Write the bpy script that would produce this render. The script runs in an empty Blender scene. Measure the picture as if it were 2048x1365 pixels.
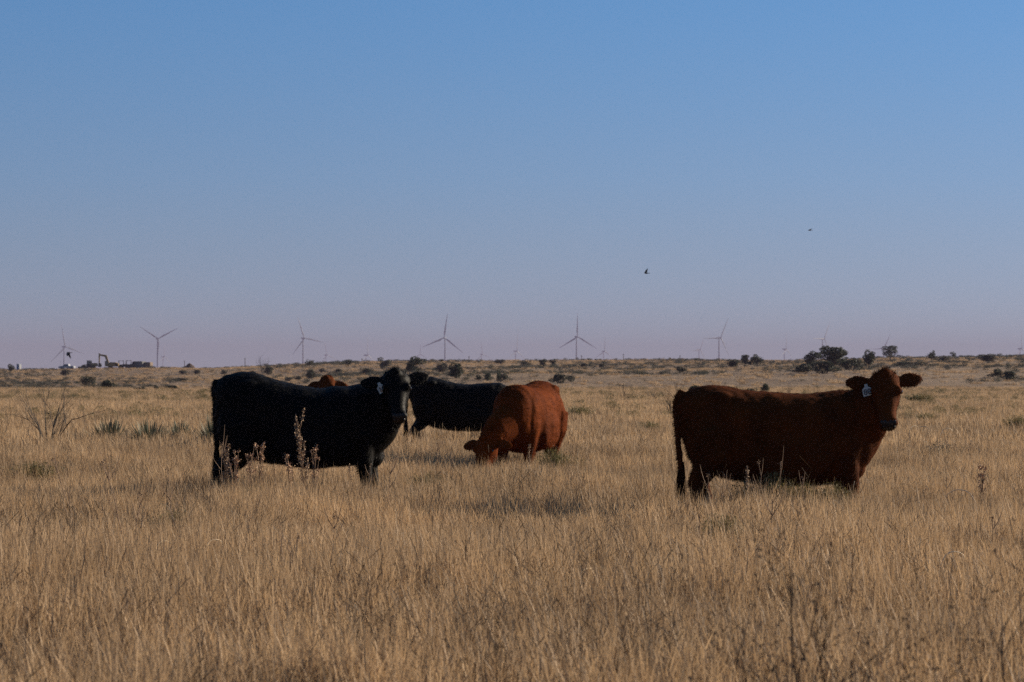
import bpy, bmesh, math, random
import numpy as np
from mathutils import Vector, Matrix, noise as mnoise

R = math.radians
random.seed(7)
rng = np.random.default_rng(11)
SC = bpy.context.scene
COL = SC.collection

# ------------------------------------------------------------------ camera
EYE = 1.45
FPX = 5689.0            # focal length in pixels of a 2048 px wide frame (100 mm on 36 mm)
HOR = 760.0             # row of eye level in that frame
cam_d = bpy.data.cameras.new('camera')
cam_d.lens = 100.0
cam_d.sensor_width = 36.0
cam_d.clip_start = 0.5
cam_d.clip_end = 60000.0
cam_d.dof.use_dof = True
cam_d.dof.focus_distance = 29.5
cam_d.dof.aperture_fstop = 8.0
cam = bpy.data.objects.new('camera', cam_d)
COL.objects.link(cam)
cam.location = (0, 0, EYE)
cam.rotation_euler = (R(90) + math.atan((HOR - 682.5) / FPX), 0, 0)
SC.camera = cam

# ------------------------------------------------------------------ sky, sun, exposure
SUN_AZ = 27.0           # degrees behind the camera's right-hand side
SUN_EL = 20.0
world = bpy.data.worlds.new('World')
SC.world = world
world.use_nodes = True
wn, wl = world.node_tree.nodes, world.node_tree.links
bg = wn['Background']
sky = wn.new('ShaderNodeTexSky')
sky.sky_type = 'NISHITA'
sky.sun_disc = False
sky.sun_elevation = R(SUN_EL)
sky.sun_rotation = R(90 - SUN_AZ)
sky.altitude = 900
sky.air_density = 1.0
sky.dust_density = 0.6
sky.ozone_density = 2.0
tc = wn.new('ShaderNodeTexCoord')
mp = wn.new('ShaderNodeMapping')
mp.vector_type = 'POINT'
mp.inputs['Location'].default_value = (0, 0, 0.14)
mp.inputs['Scale'].default_value = (1, 1, 1.9)
nrm = wn.new('ShaderNodeVectorMath'); nrm.operation = 'NORMALIZE'
wl.new(tc.outputs['Generated'], mp.inputs['Vector'])
wl.new(mp.outputs['Vector'], nrm.inputs[0])
wl.new(nrm.outputs['Vector'], sky.inputs['Vector'])
hs = wn.new('ShaderNodeHueSaturation')
hs.inputs['Saturation'].default_value = 1.18
wl.new(sky.outputs['Color'], hs.inputs['Color'])
sep = wn.new('ShaderNodeSeparateXYZ')            # dust in the low air: mauve towards the horizon, clear above
wl.new(tc.outputs['Generated'], sep.inputs[0])
mrz = wn.new('ShaderNodeMapRange'); mrz.inputs['From Min'].default_value = 0.0; mrz.inputs['From Max'].default_value = 0.25
wl.new(sep.outputs['Z'], mrz.inputs['Value'])
dust = wn.new('ShaderNodeValToRGB')
dust.color_ramp.interpolation = 'B_SPLINE'
de = dust.color_ramp.elements
de[0].position = 0.0; de[0].color = (0.95, 0.62, 0.50, 1)
de[1].position = 1.0; de[1].color = (0.64, 0.83, 0.88, 1)
for pos, c in ((0.13, (0.93, 0.665, 0.555)), (0.28, (0.875, 0.735, 0.655)), (0.53, (0.665, 0.84, 0.87))):
    x_ = de.new(pos); x_.color = (*c, 1)
wl.new(mrz.outputs['Result'], dust.inputs['Fac'])
mul = wn.new('ShaderNodeMix'); mul.data_type = 'RGBA'; mul.blend_type = 'MULTIPLY'; mul.inputs['Factor'].default_value = 1.0
wl.new(hs.outputs['Color'], mul.inputs['A']); wl.new(dust.outputs['Color'], mul.inputs['B'])
wl.new(mul.outputs['Result'], bg.inputs['Color'])
bg.inputs['Strength'].default_value = 0.100

sun_d = bpy.data.lights.new('sun', 'SUN')
sun_d.energy = 5.0
sun_d.angle = R(0.53)
sun_d.color = (1.0, 0.86, 0.67)
sun = bpy.data.objects.new('sun', sun_d)
COL.objects.link(sun)
to_sun = Vector((math.cos(R(SUN_AZ)) * math.cos(R(SUN_EL)), math.sin(R(SUN_AZ)) * math.cos(R(SUN_EL)), math.sin(R(SUN_EL))))
sun.rotation_euler = (-to_sun).to_track_quat('-Z', 'Y').to_euler()
sun.location = (20, 10, 30)

SC.view_settings.view_transform = 'Standard'
SC.view_settings.look = 'None'
SC.view_settings.exposure = 0.85
SC.view_settings.gamma = 1.0
SC.cycles.max_bounces = 6
SC.cycles.diffuse_bounces = 3
SC.cycles.transmission_bounces = 3
SC.cycles.transparent_max_bounces = 6
SC.cycles.volume_bounces = 0
SC.cycles.use_denoising = False
SC.cycles.sample_clamp_direct = 0.6
SC.cycles.sample_clamp_indirect = 0.4


# ------------------------------------------------------------------ helpers
def tag(o, label=None, cat=None, group=None, kind=None):
    if label: o['label'] = label
    if cat: o['category'] = cat
    if group: o['group'] = group
    if kind: o['kind'] = kind
    return o


def empty(name, loc, rz=0.0, scale=1.0):
    o = bpy.data.objects.new(name, None)
    o.empty_display_size = 0.1
    o.location = loc
    o.rotation_euler = (0, 0, rz)
    o.scale = (scale, scale, scale) if not hasattr(scale, '__len__') else scale
    COL.objects.link(o)
    return o


class MB:
    """collects vertices and faces; build() links them as one mesh object"""
    def __init__(s):
        s.v, s.f, s.m = [], [], []

    def add(s, verts, faces, mi=0):
        b = len(s.v)
        s.v.extend([tuple(p) for p in verts])
        for f in faces:
            s.f.append(tuple(i + b for i in f)); s.m.append(mi)

    def box(s, c, d, rot=None, taper=1.0, mi=0):
        x, y, z = d[0] / 2, d[1] / 2, d[2] / 2
        vs = [Vector((sx * x * (taper if sz > 0 else 1), sy * y * (taper if sz > 0 else 1), sz * z)) for sz in (-1, 1) for sy in (-1, 1) for sx in (-1, 1)]
        if rot: vs = [rot @ p for p in vs]
        c = Vector(c)
        s.add([p + c for p in vs], [(0, 2, 3, 1), (4, 5, 7, 6), (0, 1, 5, 4), (2, 6, 7, 3), (0, 4, 6, 2), (1, 3, 7, 5)], mi)

    def tube(s, pts, rad, n=6, mi=0, cap=True):
        pts = [Vector(p) for p in pts]
        k = len(pts)
        if not hasattr(rad, '__len__'): rad = [rad] * k
        rings = []
        ref = None
        for i in range(k):
            t = (pts[min(i + 1, k - 1)] - pts[max(i - 1, 0)])
            t = t.normalized() if t.length > 1e-9 else Vector((0, 0, 1))
            if ref is None:
                ref = Vector((1, 0, 0)) if abs(t.x) < 0.8 else Vector((0, 1, 0))
            a = t.cross(ref).normalized(); b = a.cross(t)
            ref = b * 1.0
            ref = b
            rings.append([pts[i] + (a * math.cos(2 * math.pi * j / n) + b * math.sin(2 * math.pi * j / n)) * rad[i] for j in range(n)])
            ref = t.cross(a) * -1
        vs = [p for r in rings for p in r]
        fs = []
        for i in range(k - 1):
            for j in range(n):
                j2 = (j + 1) % n
                fs.append((i * n + j, i * n + j2, (i + 1) * n + j2, (i + 1) * n + j))
        if cap:
            fs.append(tuple(range(n - 1, -1, -1)))
            fs.append(tuple((k - 1) * n + j for j in range(n)))
        s.add(vs, fs, mi)

    def loft(s, rings, mi=0):
        n = len(rings[0]); k = len(rings)
        vs = [p for r in rings for p in r]
        fs = []
        for i in range(k - 1):
            for j in range(n):
                j2 = (j + 1) % n
                fs.append((i * n + j, i * n + j2, (i + 1) * n + j2, (i + 1) * n + j))
        fs.append(tuple(range(n - 1, -1, -1)))
        fs.append(tuple((k - 1) * n + j for j in range(n)))
        s.add(vs, fs, mi)

    def ball(s, c, r, nu=10, nv=7, rot=None, mi=0):
        c = Vector(c)
        if not hasattr(r, '__len__'): r = (r, r, r)
        rings = []
        for i in range(nv + 1):
            a = math.pi * (i + 0.02) / (nv + 0.04)
            ring = []
            for j in range(nu):
                b = 2 * math.pi * j / nu
                p = Vector((r[0] * math.sin(a) * math.cos(b), r[1] * math.sin(a) * math.sin(b), -r[2] * math.cos(a)))
                if rot: p = rot @ p
                ring.append(c + p)
            rings.append(ring)
        s.loft(rings, mi)

    def mesh(s, name):
        me = bpy.data.meshes.new(name)
        me.from_pydata(s.v, [], s.f)
        if any(s.m): me.polygons.foreach_set('material_index', s.m)
        me.update()
        return me

    def build(s, name, mats, parent=None, smooth=False):
        me = s.mesh(name)
        for m in (mats if isinstance(mats, (list, tuple)) else [mats]): me.materials.append(m)
        if smooth: me.polygons.foreach_set('use_smooth', [True] * len(me.polygons))
        return link(name, me, parent)


def link(name, me, parent=None, loc=None):
    o = bpy.data.objects.new(name, me)
    COL.objects.link(o)
    if parent is not None: o.parent = parent
    if loc is not None: o.location = loc
    return o


def np_mesh(name, V, F, mat, smooth=False, attr=None):
    """V (n,3), F (m,k) arrays of one polygon size"""
    me = bpy.data.meshes.new(name)
    n, (m, k) = len(V), F.shape
    me.vertices.add(n); me.vertices.foreach_set('co', np.asarray(V, dtype=np.float32).ravel())
    me.loops.add(m * k); me.loops.foreach_set('vertex_index', F.astype(np.int32).ravel())
    me.polygons.add(m); me.polygons.foreach_set('loop_start', np.arange(0, m * k, k, dtype=np.int32))
    if smooth: me.polygons.foreach_set('use_smooth', np.ones(m, dtype=bool))
    if attr is not None:
        for nm, arr in attr.items():
            a = me.attributes.new(nm, 'FLOAT', 'POINT'); a.data.foreach_set('value', arr.astype(np.float32))
    me.update(calc_edges=True)
    if mat is not None: me.materials.append(mat)
    return me


# ------------------------------------------------------------------ materials
def nodes_of(name):
    m = bpy.data.materials.new(name)
    m.use_nodes = True
    nt = m.node_tree
    return m, nt, nt.nodes, nt.links, nt.nodes['Principled BSDF']


def plain(name, c1, c2=None, rough=0.7, scale=8.0, bump=0.0, metal=0.0, spec=0.4, coord='Object', detail=4.0):
    m, nt, n, l, p = nodes_of(name)
    p.inputs['Roughness'].default_value = rough
    p.inputs['Metallic'].default_value = metal
    p.inputs['Specular IOR Level'].default_value = spec
    c2 = c2 or tuple(x * 0.75 for x in c1)
    t = n.new('ShaderNodeTexCoord'); nz = n.new('ShaderNodeTexNoise')
    nz.inputs['Scale'].default_value = scale; nz.inputs['Detail'].default_value = detail
    l.new(t.outputs[coord], nz.inputs['Vector'])
    cr = n.new('ShaderNodeValToRGB')
    cr.color_ramp.elements[0].position = 0.35; cr.color_ramp.elements[0].color = (*c2, 1)
    cr.color_ramp.elements[1].position = 0.65; cr.color_ramp.elements[1].color = (*c1, 1)
    l.new(nz.outputs['Fac'], cr.inputs['Fac']); l.new(cr.outputs['Color'], p.inputs['Base Color'])
    if bump:
        b = n.new('ShaderNodeBump'); b.inputs['Strength'].default_value = bump; b.inputs['Distance'].default_value = 0.02
        l.new(nz.outputs['Fac'], b.inputs['Height']); l.new(b.outputs['Normal'], p.inputs['Normal'])
    return m


def blade_mat(name, ca, cb, cc, cd, trans=0.35):
    """dry or green blades: colour by blade ('tint') and by broad patches of the field"""
    m, nt, n, l, p = nodes_of(name)
    geo = n.new('ShaderNodeNewGeometry')
    at = n.new('ShaderNodeAttribute'); at.attribute_name = 'tint'
    nz = n.new('ShaderNodeTexNoise'); nz.inputs['Scale'].default_value = 0.22; nz.inputs['Detail'].default_value = 5; nz.inputs['Roughness'].default_value = 0.6
    l.new(geo.outputs['Position'], nz.inputs['Vector'])
    nz2 = n.new('ShaderNodeTexNoise'); nz2.inputs['Scale'].default_value = 1.3; nz2.inputs['Detail'].default_value = 3
    l.new(geo.outputs['Position'], nz2.inputs['Vector'])
    r1 = n.new('ShaderNodeValToRGB')
    r1.color_ramp.elements[0].color = (*ca, 1); r1.color_ramp.elements[1].color = (*cb, 1)
    l.new(at.outputs['Fac'], r1.inputs['Fac'])
    r2 = n.new('ShaderNodeValToRGB')
    r2.color_ramp.elements[0].color = (*cc, 1); r2.color_ramp.elements[1].color = (*cd, 1)
    l.new(at.outputs['Fac'], r2.inputs['Fac'])
    add = n.new('ShaderNodeMath'); add.operation = 'MULTIPLY_ADD'; add.inputs[1].default_value = 0.5; 
    l.new(nz2.outputs['Fac'], add.inputs[0]); l.new(nz.outputs['Fac'], add.inputs[2])
    mr = n.new('ShaderNodeMapRange'); mr.inputs['From Min'].default_value = 0.66; mr.inputs['From Max'].default_value = 0.90
    l.new(add.outputs[0], mr.inputs['Value'])
    mx = n.new('ShaderNodeMix'); mx.data_type = 'RGBA'
    l.new(mr.outputs['Result'], mx.inputs['Factor']); l.new(r1.outputs['Color'], mx.inputs['A']); l.new(r2.outputs['Color'], mx.inputs['B'])
    p.inputs['Roughness'].default_value = 0.65
    p.inputs['Specular IOR Level'].default_value = 0.25
    l.new(mx.outputs['Result'], p.inputs['Base Color'])
    tr = n.new('ShaderNodeBsdfTranslucent'); l.new(mx.outputs['Result'], tr.inputs['Color'])
    ms = n.new('ShaderNodeMixShader'); ms.inputs['Fac'].default_value = trans
    l.new(p.outputs[0], ms.inputs[1]); l.new(tr.outputs[0], ms.inputs[2])
    l.new(ms.outputs[0], n['Material Output'].inputs['Surface'])
    return m


def coat_mat(name, c1, c2, rough, spec, sheen=0.0):
    m, nt, n, l, p = nodes_of(name)
    t = n.new('ShaderNodeTexCoord')
    nz = n.new('ShaderNodeTexNoise'); nz.inputs['Scale'].default_value = 3.5; nz.inputs['Detail'].default_value = 6; nz.inputs['Roughness'].default_value = 0.65
    l.new(t.outputs['Object'], nz.inputs['Vector'])
    hair = n.new('ShaderNodeAttribute'); hair.attribute_name = 'tint'
    cr = n.new('ShaderNodeValToRGB')
    cr.color_ramp.elements[0].position = 0.35; cr.color_ramp.elements[0].color = (*c2, 1)
    cr.color_ramp.elements[1].position = 0.68; cr.color_ramp.elements[1].color = (*c1, 1)
    l.new(nz.outputs['Fac'], cr.inputs['Fac'])
    sc_n = n.new('ShaderNodeMath'); sc_n.operation = 'MULTIPLY_ADD'; sc_n.inputs[1].default_value = 0.8; sc_n.inputs[2].default_value = 0.62
    l.new(hair.outputs['Fac'], sc_n.inputs[0])
    vm = n.new('ShaderNodeVectorMath'); vm.operation = 'SCALE'
    l.new(cr.outputs['Color'], vm.inputs[0]); l.new(sc_n.outputs[0], vm.inputs['Scale']); l.new(vm.outputs['Vector'], p.inputs['Base Color'])
    p.inputs['Roughness'].default_value = rough
    p.inputs['Specular IOR Level'].default_value = spec
    nf = n.new('ShaderNodeTexNoise'); nf.inputs['Scale'].default_value = 90; nf.inputs['Detail'].default_value = 3
    l.new(t.outputs['Object'], nf.inputs['Vector'])
    b = n.new('ShaderNodeBump'); b.inputs['Strength'].default_value = 0.35; b.inputs['Distance'].default_value = 0.01
    l.new(nf.outputs['Fac'], b.inputs['Height']); l.new(b.outputs['Normal'], p.inputs['Normal'])
    return m


M = {}
M['straw'] = blade_mat('straw', (0.27, 0.168, 0.086), (0.62, 0.43, 0.245), (0.155, 0.10, 0.056), (0.37, 0.255, 0.152))
M['stem_blade'] = blade_mat('stem_blade', (0.045, 0.028, 0.016), (0.20, 0.125, 0.07), (0.05, 0.036, 0.022), (0.16, 0.12, 0.075), 0.2)
M['olive_blade'] = blade_mat('olive_blade', (0.06, 0.056, 0.02), (0.19, 0.16, 0.06), (0.07, 0.06, 0.022), (0.18, 0.14, 0.06), 0.3)
M['yucca_blade'] = blade_mat('yucca_blade', (0.055, 0.058, 0.036), (0.26, 0.215, 0.14), (0.05, 0.06, 0.035), (0.15, 0.15, 0.10), 0.15)
M['leaf'] = blade_mat('leaf', (0.028, 0.034, 0.020), (0.075, 0.080, 0.045), (0.025, 0.032, 0.018), (0.06, 0.068, 0.038), 0.2)
M['grey_leaf'] = blade_mat('grey_leaf', (0.055, 0.055, 0.04), (0.13, 0.12, 0.085), (0.05, 0.05, 0.035), (0.12, 0.11, 0.075), 0.2)
M['pale_straw'] = plain('pale_straw', (0.78, 0.60, 0.38), (0.62, 0.46, 0.28), 0.6, 30)
M['weed'] = plain('weed', (0.27, 0.17, 0.10), (0.17, 0.10, 0.06), 0.8, 25)
M['weed_head'] = plain('weed_head', (0.40, 0.28, 0.18), (0.26, 0.17, 0.10), 0.8, 40)
M['weed_flower'] = plain('weed_flower', (0.46, 0.29, 0.18), (0.34, 0.20, 0.12), 0.8, 40)
M['brush'] = plain('brush', (0.12, 0.068, 0.036), (0.07, 0.04, 0.022), 0.85, 20)
M['twig'] = plain('twig', (0.055, 0.042, 0.032), (0.03, 0.023, 0.018), 0.85, 20)
M['bark'] = plain('bark', (0.07, 0.055, 0.042), (0.04, 0.032, 0.025), 0.9, 6, 0.5)
M['black_coat'] = coat_mat('black_coat', (0.0036, 0.0028, 0.0022), (0.0018, 0.0014, 0.0012), 0.55, 0.07)
M['red_coat'] = coat_mat('red_coat', (0.14, 0.030, 0.004), (0.075, 0.015, 0.0022), 0.8, 0.03)
M['dark_red_coat'] = coat_mat('dark_red_coat', (0.095, 0.024, 0.005), (0.05, 0.0135, 0.0035), 0.8, 0.03)
M['nose'] = plain('nose', (0.028, 0.020, 0.018), (0.016, 0.012, 0.011), 0.4, 60, 0.3, spec=0.22)
M['hole'] = plain('hole', (0.006, 0.004, 0.004), rough=0.4)
M['eye'] = plain('eye', (0.012, 0.008, 0.006), rough=0.06, spec=0.8)
M['hoof'] = plain('hoof', (0.03, 0.025, 0.02), rough=0.5)
M['tag'] = plain('tag', (0.42, 0.43, 0.40), (0.35, 0.36, 0.34), 0.5, 40)
M['ink'] = plain('ink', (0.03, 0.03, 0.05), rough=0.6)


# ------------------------------------------------------------------ terrain
SKY_PX = [-2600, -1200, -400, 0, 150, 300, 430, 520, 600, 700, 860, 1100, 1360, 1540, 1700, 1800, 2048, 2500, 3300, 4600]
SKY_PY = [735, 744, 741, 743, 741, 738.5, 740, 737, 733.5, 728.5, 722.5, 720.5, 720, 722, 721, 717.5, 714.5, 716, 724, 730]
RIDGE = 1040.0


def sstep(a, b, x):
    t = np.clip((x - a) / (b - a), 0, 1)
    return t * t * (3 - 2 * t)


def _lat(ix, iy, seed):
    h = np.sin(ix * 127.1 + iy * 311.7 + seed * 74.7) * 43758.5453
    return h - np.floor(h)


def vnoise(x, y, seed=0):
    ix, iy = np.floor(x), np.floor(y)
    fx, fy = x - ix, y - iy
    fx = fx * fx * (3 - 2 * fx); fy = fy * fy * (3 - 2 * fy)
    a = _lat(ix, iy, seed); b = _lat(ix + 1, iy, seed); c = _lat(ix, iy + 1, seed); d = _lat(ix + 1, iy + 1, seed)
    return (a * (1 - fx) + b * fx) * (1 - fy) + (c * (1 - fx) + d * fx) * fy - 0.5


def height(x, y):
    x = np.asarray(x, dtype=float); y = np.asarray(y, dtype=float)
    near = 0.05 * vnoise(x / 3.1, y / 3.1, 1) + 0.10 * vnoise(x / 14, y / 14, 2)
    near = near * sstep(700, 100, y)
    px = 1024 + x / np.maximum(y, 250.0) * FPX
    crest = EYE + (HOR - np.interp(px, SKY_PX, SKY_PY)) / FPX * RIDGE
    t_ = np.clip((y - 300) / (RIDGE - 300), 0, 1)
    rise = 0.55 * t_ + 0.45 * t_ * t_ * (3 - 2 * t_)
    rel = (vnoise(x / 70, y / 110, 3) * 2.6 + vnoise(x / 28, y / 45, 4) * 1.1) * sstep(300, 520, y) * sstep(RIDGE + 200, RIDGE - 260, y)
    fine = vnoise(x / 9, y / 30, 5) * 0.5 * sstep(600, 900, y)
    far = sstep(RIDGE + 30, 3000, y)
    plain_h = -3.0 + 10 * sstep(3000, 9000, y)
    hill = crest * rise + rel + fine
    return near + hill * (1 - far) + plain_h * far


def h1(x, y):
    return float(height(x, y))


def at(px, py, Y):
    return Vector(((px - 1024) / FPX * Y, Y, EYE + (HOR - py) / FPX * Y))


def ground_hit(px, py, lo=14.0, hi=RIDGE - 5):
    """where the ray through a picture point meets the ground; the crest when it misses"""
    Y = np.concatenate([np.arange(lo, 200, 0.25), np.arange(200, hi, 2.0)])
    x = (px - 1024) / FPX * Y
    z = EYE + (HOR - py) / FPX * Y
    below = np.nonzero(z < height(x, Y))[0]
    i = below[0] if len(below) else len(Y) - 1
    return Vector((x[i], Y[i], h1(x[i], Y[i])))


def on_ground(px, Y):
    x = (px - 1024) / FPX * Y
    return Vector((x, Y, h1(x, Y)))


def ground_material():
    m, nt, n, l, p = nodes_of('ground')
    geo = n.new('ShaderNodeNewGeometry')
    mpn = n.new('ShaderNodeMapping'); mpn.inputs['Scale'].default_value = (1, 0.45, 1)
    l.new(geo.outputs['Position'], mpn.inputs['Vector'])

    def nz(scale, detail, rough=0.6):
        t = n.new('ShaderNodeTexNoise'); t.inputs['Scale'].default_value = scale; t.inputs['Detail'].default_value = detail; t.inputs['Roughness'].default_value = rough
        l.new(mpn.outputs['Vector'], t.inputs['Vector']); return t
    big, mid, fine = nz(0.018, 6), nz(0.16, 6, 0.7), nz(1.1, 5, 0.7)
    r = n.new('ShaderNodeValToRGB')
    e = r.color_ramp.elements
    e[0].position = 0.38; e[0].color = (0.10, 0.065, 0.042, 1)
    e[1].position = 0.60; e[1].color = (0.30, 0.21, 0.13, 1)
    k = e.new(0.48); k.color = (0.17, 0.118, 0.075, 1)
    mx1 = n.new('ShaderNodeMix'); mx1.inputs['Factor'].default_value = 0.5
    l.new(big.outputs['Fac'], mx1.inputs['A']); l.new(mid.outputs['Fac'], mx1.inputs['B'])
    mx2 = n.new('ShaderNodeMix'); mx2.inputs['Factor'].default_value = 0.35
    l.new(mx1.outputs['Result'], mx2.inputs['A']); l.new(fine.outputs['Fac'], mx2.inputs['B'])
    l.new(mx2.outputs['Result'], r.inputs['Fac'])
    l.new(r.outputs['Color'], p.inputs['Base Color'])
    p.inputs['Roughness'].default_value = 0.95; p.inputs['Specular IOR Level'].default_value = 0.1
    b = n.new('ShaderNodeBump'); b.inputs['Strength'].default_value = 0.9; b.inputs['Distance'].default_value = 0.5
    l.new(fine.outputs['Fac'], b.inputs['Height']); l.new(b.outputs['Normal'], p.inputs['Normal'])
    return m


ys = [-40.0, -20.0, -8.0]
y = 0.0
while y < 15000:
    ys.append(y); y += max(0.8, y * 0.022) if y < 1400 else y * 0.06
ys = np.array(ys + [15000.0])
us = np.linspace(-1, 1, 261); us = np.sign(us) * (0.35 * np.abs(us) + 0.65 * np.abs(us) ** 3)
XX = us[None, :] * (30 + 0.55 * np.maximum(ys, 0))[:, None]
YY = np.repeat(ys[:, None], len(us), 1)
ZZ = height(XX, YY)
GV = np.stack([XX, YY, ZZ], -1).reshape(-1, 3)
nr, nc = XX.shape
ii = (np.arange(nr - 1)[:, None] * nc + np.arange(nc - 1)[None, :]).ravel()
GF = np.stack([ii, ii + 1, ii + nc + 1, ii + nc], -1)
ground = link('ground', np_mesh('ground', GV, GF, ground_material(), True))
tag(ground, 'dry tan prairie ground rising to a low ridge', 'ground', kind='structure')


# ------------------------------------------------------------------ grass (uncountable: one object)
def ribbon_set(stalks, mat, name):
    """stalks: list of (points (k,3), widths (k,), yaw, tint) -> quad ribbons"""
    V, F, T = [], [], []
    b = 0
    for pts, w, yaw, tint in stalks:
        k = len(pts)
        side = np.array([math.cos(yaw), math.sin(yaw), 0.0])
        for i in range(k):
            V.append(pts[i] - side * w[i] / 2); V.append(pts[i] + side * w[i] / 2); T += [tint, tint]
        for i in range(k - 1):
            F.append((b + 2 * i, b + 2 * i + 1, b + 2 * i + 3, b + 2 * i + 2))
        b += 2 * k
    return np_mesh(name, np.array(V), np.array(F), mat, attr={'tint': np.array(T)})


def clump(name, n_stalk, n_leaf, radius, h, w, seg, mat, rs):
    st = []
    lean0 = rs.normal(0, 0.06, 2)
    for i in range(n_stalk + n_leaf):
        leaf = i >= n_stalk
        r = radius * math.sqrt(rs.random()); a = rs.random() * 2 * math.pi
        base = np.array([r * math.cos(a), r * math.sin(a), -0.03])
        hh = h * (rs.uniform(0.30, 0.72) if leaf else min(1.25, rs.normal(0.80, 0.17)))
        lean = lean0 + rs.normal(0, 0.30 if leaf else 0.15, 2)
        curl = rs.normal(0, 0.26 if leaf else 0.13, 2)
        ts = np.linspace(0, 1, seg + 1)
        pts = np.stack([base[0] + hh * (lean[0] * ts + curl[0] * ts ** 3), base[1] + hh * (lean[1] * ts + curl[1] * ts ** 3), base[2] + hh * ts * (1 - 0.12 * ts * np.hypot(*curl) * 3)], -1)
        if leaf:
            ww = w * 1.5 * (1 - 0.85 * ts)
        else:
            ww = w * (0.9 - 0.4 * ts)
            if rs.random() < 0.55 and seg >= 4:      # seed head
                ww[-2] = w * rs.uniform(1.6, 2.8); ww[-3] = w * 1.2
            ww[-1] = w * 0.25
        tint = min(1, max(0, rs.normal(0.55, 0.24) - (0.18 if leaf else 0)))
        st.append((pts, ww, rs.random() * math.pi, tint))
    me = ribbon_set(st, mat, name)
    return bpy.data.objects.new(name, me)


def scatter(name, pts, rotz, scl, idx, sources, label, cat, tiltx=None):
    """one object whose geometry nodes instance the source clumps on its points"""
    me = bpy.data.meshes.new(name)
    n = len(pts)
    me.vertices.add(n); me.vertices.foreach_set('co', pts.astype(np.float32).ravel())
    a = me.attributes.new('rot', 'FLOAT_VECTOR', 'POINT')
    rv = np.zeros((n, 3), dtype=np.float32); rv[:, 2] = rotz
    a.data.foreach_set('vector', rv.ravel())
    a = me.attributes.new('scl', 'FLOAT_VECTOR', 'POINT'); a.data.foreach_set('vector', scl.astype(np.float32).ravel())
    a = me.attributes.new('idx', 'INT', 'POINT'); a.data.foreach_set('value', idx.astype(np.int32))
    me.update()
    src = bpy.data.collections.new(name + '_clumps')
    for s in sources: src.objects.link(s)
    ng = bpy.data.node_groups.new(name + '_scatter', 'GeometryNodeTree')
    ng.interface.new_socket('Geometry', in_out='INPUT', socket_type='NodeSocketGeometry')
    ng.interface.new_socket('Geometry', in_out='OUTPUT', socket_type='NodeSocketGeometry')
    N, L = ng.nodes, ng.links
    gi, go = N.new('NodeGroupInput'), N.new('NodeGroupOutput')
    ci = N.new('GeometryNodeCollectionInfo'); ci.inputs['Collection'].default_value = src
    ci.inputs['Separate Children'].default_value = True; ci.inputs['Reset Children'].default_value = True
    iop = N.new('GeometryNodeInstanceOnPoints'); iop.inputs['Pick Instance'].default_value = True

    def named(nm, t):
        x = N.new('GeometryNodeInputNamedAttribute'); x.data_type = t; x.inputs['Name'].default_value = nm; return x
    L.new(gi.outputs[0], iop.inputs['Points']); L.new(ci.outputs[0], iop.inputs['Instance'])
    L.new(named('idx', 'INT').outputs['Attribute'], iop.inputs['Instance Index'])
    er = N.new('FunctionNodeEulerToRotation')
    L.new(named('rot', 'FLOAT_VECTOR').outputs['Attribute'], er.inputs[0]); L.new(er.outputs[0], iop.inputs['Rotation'])
    L.new(named('scl', 'FLOAT_VECTOR').outputs['Attribute'], iop.inputs['Scale'])
    L.new(iop.outputs[0], go.inputs[0])
    o = link(name, me)
    md = o.modifiers.new('scatter', 'NODES'); md.node_group = ng
    tag(o, label, cat, kind='stuff')
    return o


def sample_field(y0, y1, dens, margin=3.0, falloff=None):
    """points over the wedge of field in view (and a margin), density per square metre"""
    W = 0.19 * y1 + margin
    n = int((y1 - y0) * 2 * W * dens)
    x = rng.uniform(-W, W, n); y_ = rng.uniform(y0, y1, n)
    keep = np.abs(x) < 0.19 * y_ + margin
    if falloff is not None: keep &= rng.random(n) < falloff(y_)
    return x[keep], y_[keep]


srcs = []
for i in range(8): srcs.append(clump('c%02d' % i, 84, 52, 0.18, 0.44, 0.0025, 5, M['straw'], np.random.default_rng(100 + i)))
for i in range(8, 12): srcs.append(clump('c%02d' % i, 70, 40, 0.42, 0.44, 0.0062, 4, M['straw'], np.random.default_rng(100 + i)))
for i in range(12, 15): srcs.append(clump('c%02d' % i, 90, 30, 1.3, 0.46, 0.020, 3, M['straw'], np.random.default_rng(100 + i)))
def stem_clump(name, n_stem, radius, h, rs):
    """brown dry forb stems with short side twigs"""
    st = []
    for i in range(n_stem):
        a = rs.random() * 6.283; r = radius * math.sqrt(rs.random())
        p = np.array([r * math.cos(a), r * math.sin(a), -0.02]); d = np.array([rs.normal(0, 0.2), rs.normal(0, 0.2), 1.0])
        hh = h * rs.uniform(0.6, 1.1); ts = np.linspace(0, 1, 5)[:, None]
        pts = p + d * ts * hh + rs.normal(0, 0.006, (5, 3)); tn = rs.uniform(0, 0.6)
        st.append((pts, np.array([0.004, 0.0036, 0.003, 0.0025, 0.0012]), rs.random() * 3.14, tn))
        for k in range(7):
            q = p + d * rs.uniform(0.45, 1.0) * hh; b_ = np.array([rs.normal(0, 0.6), rs.normal(0, 0.6), rs.uniform(0.4, 1.0)]) * hh * rs.uniform(0.08, 0.2)
            t2 = np.linspace(0, 1, 3)[:, None]
            st.append((q + b_ * t2, np.array([0.002, 0.0026, 0.004]) * rs.uniform(0.7, 1.5), rs.random() * 3.14, tn))
    return bpy.data.objects.new(name, ribbon_set(st, M['stem_blade'], name))


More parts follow.
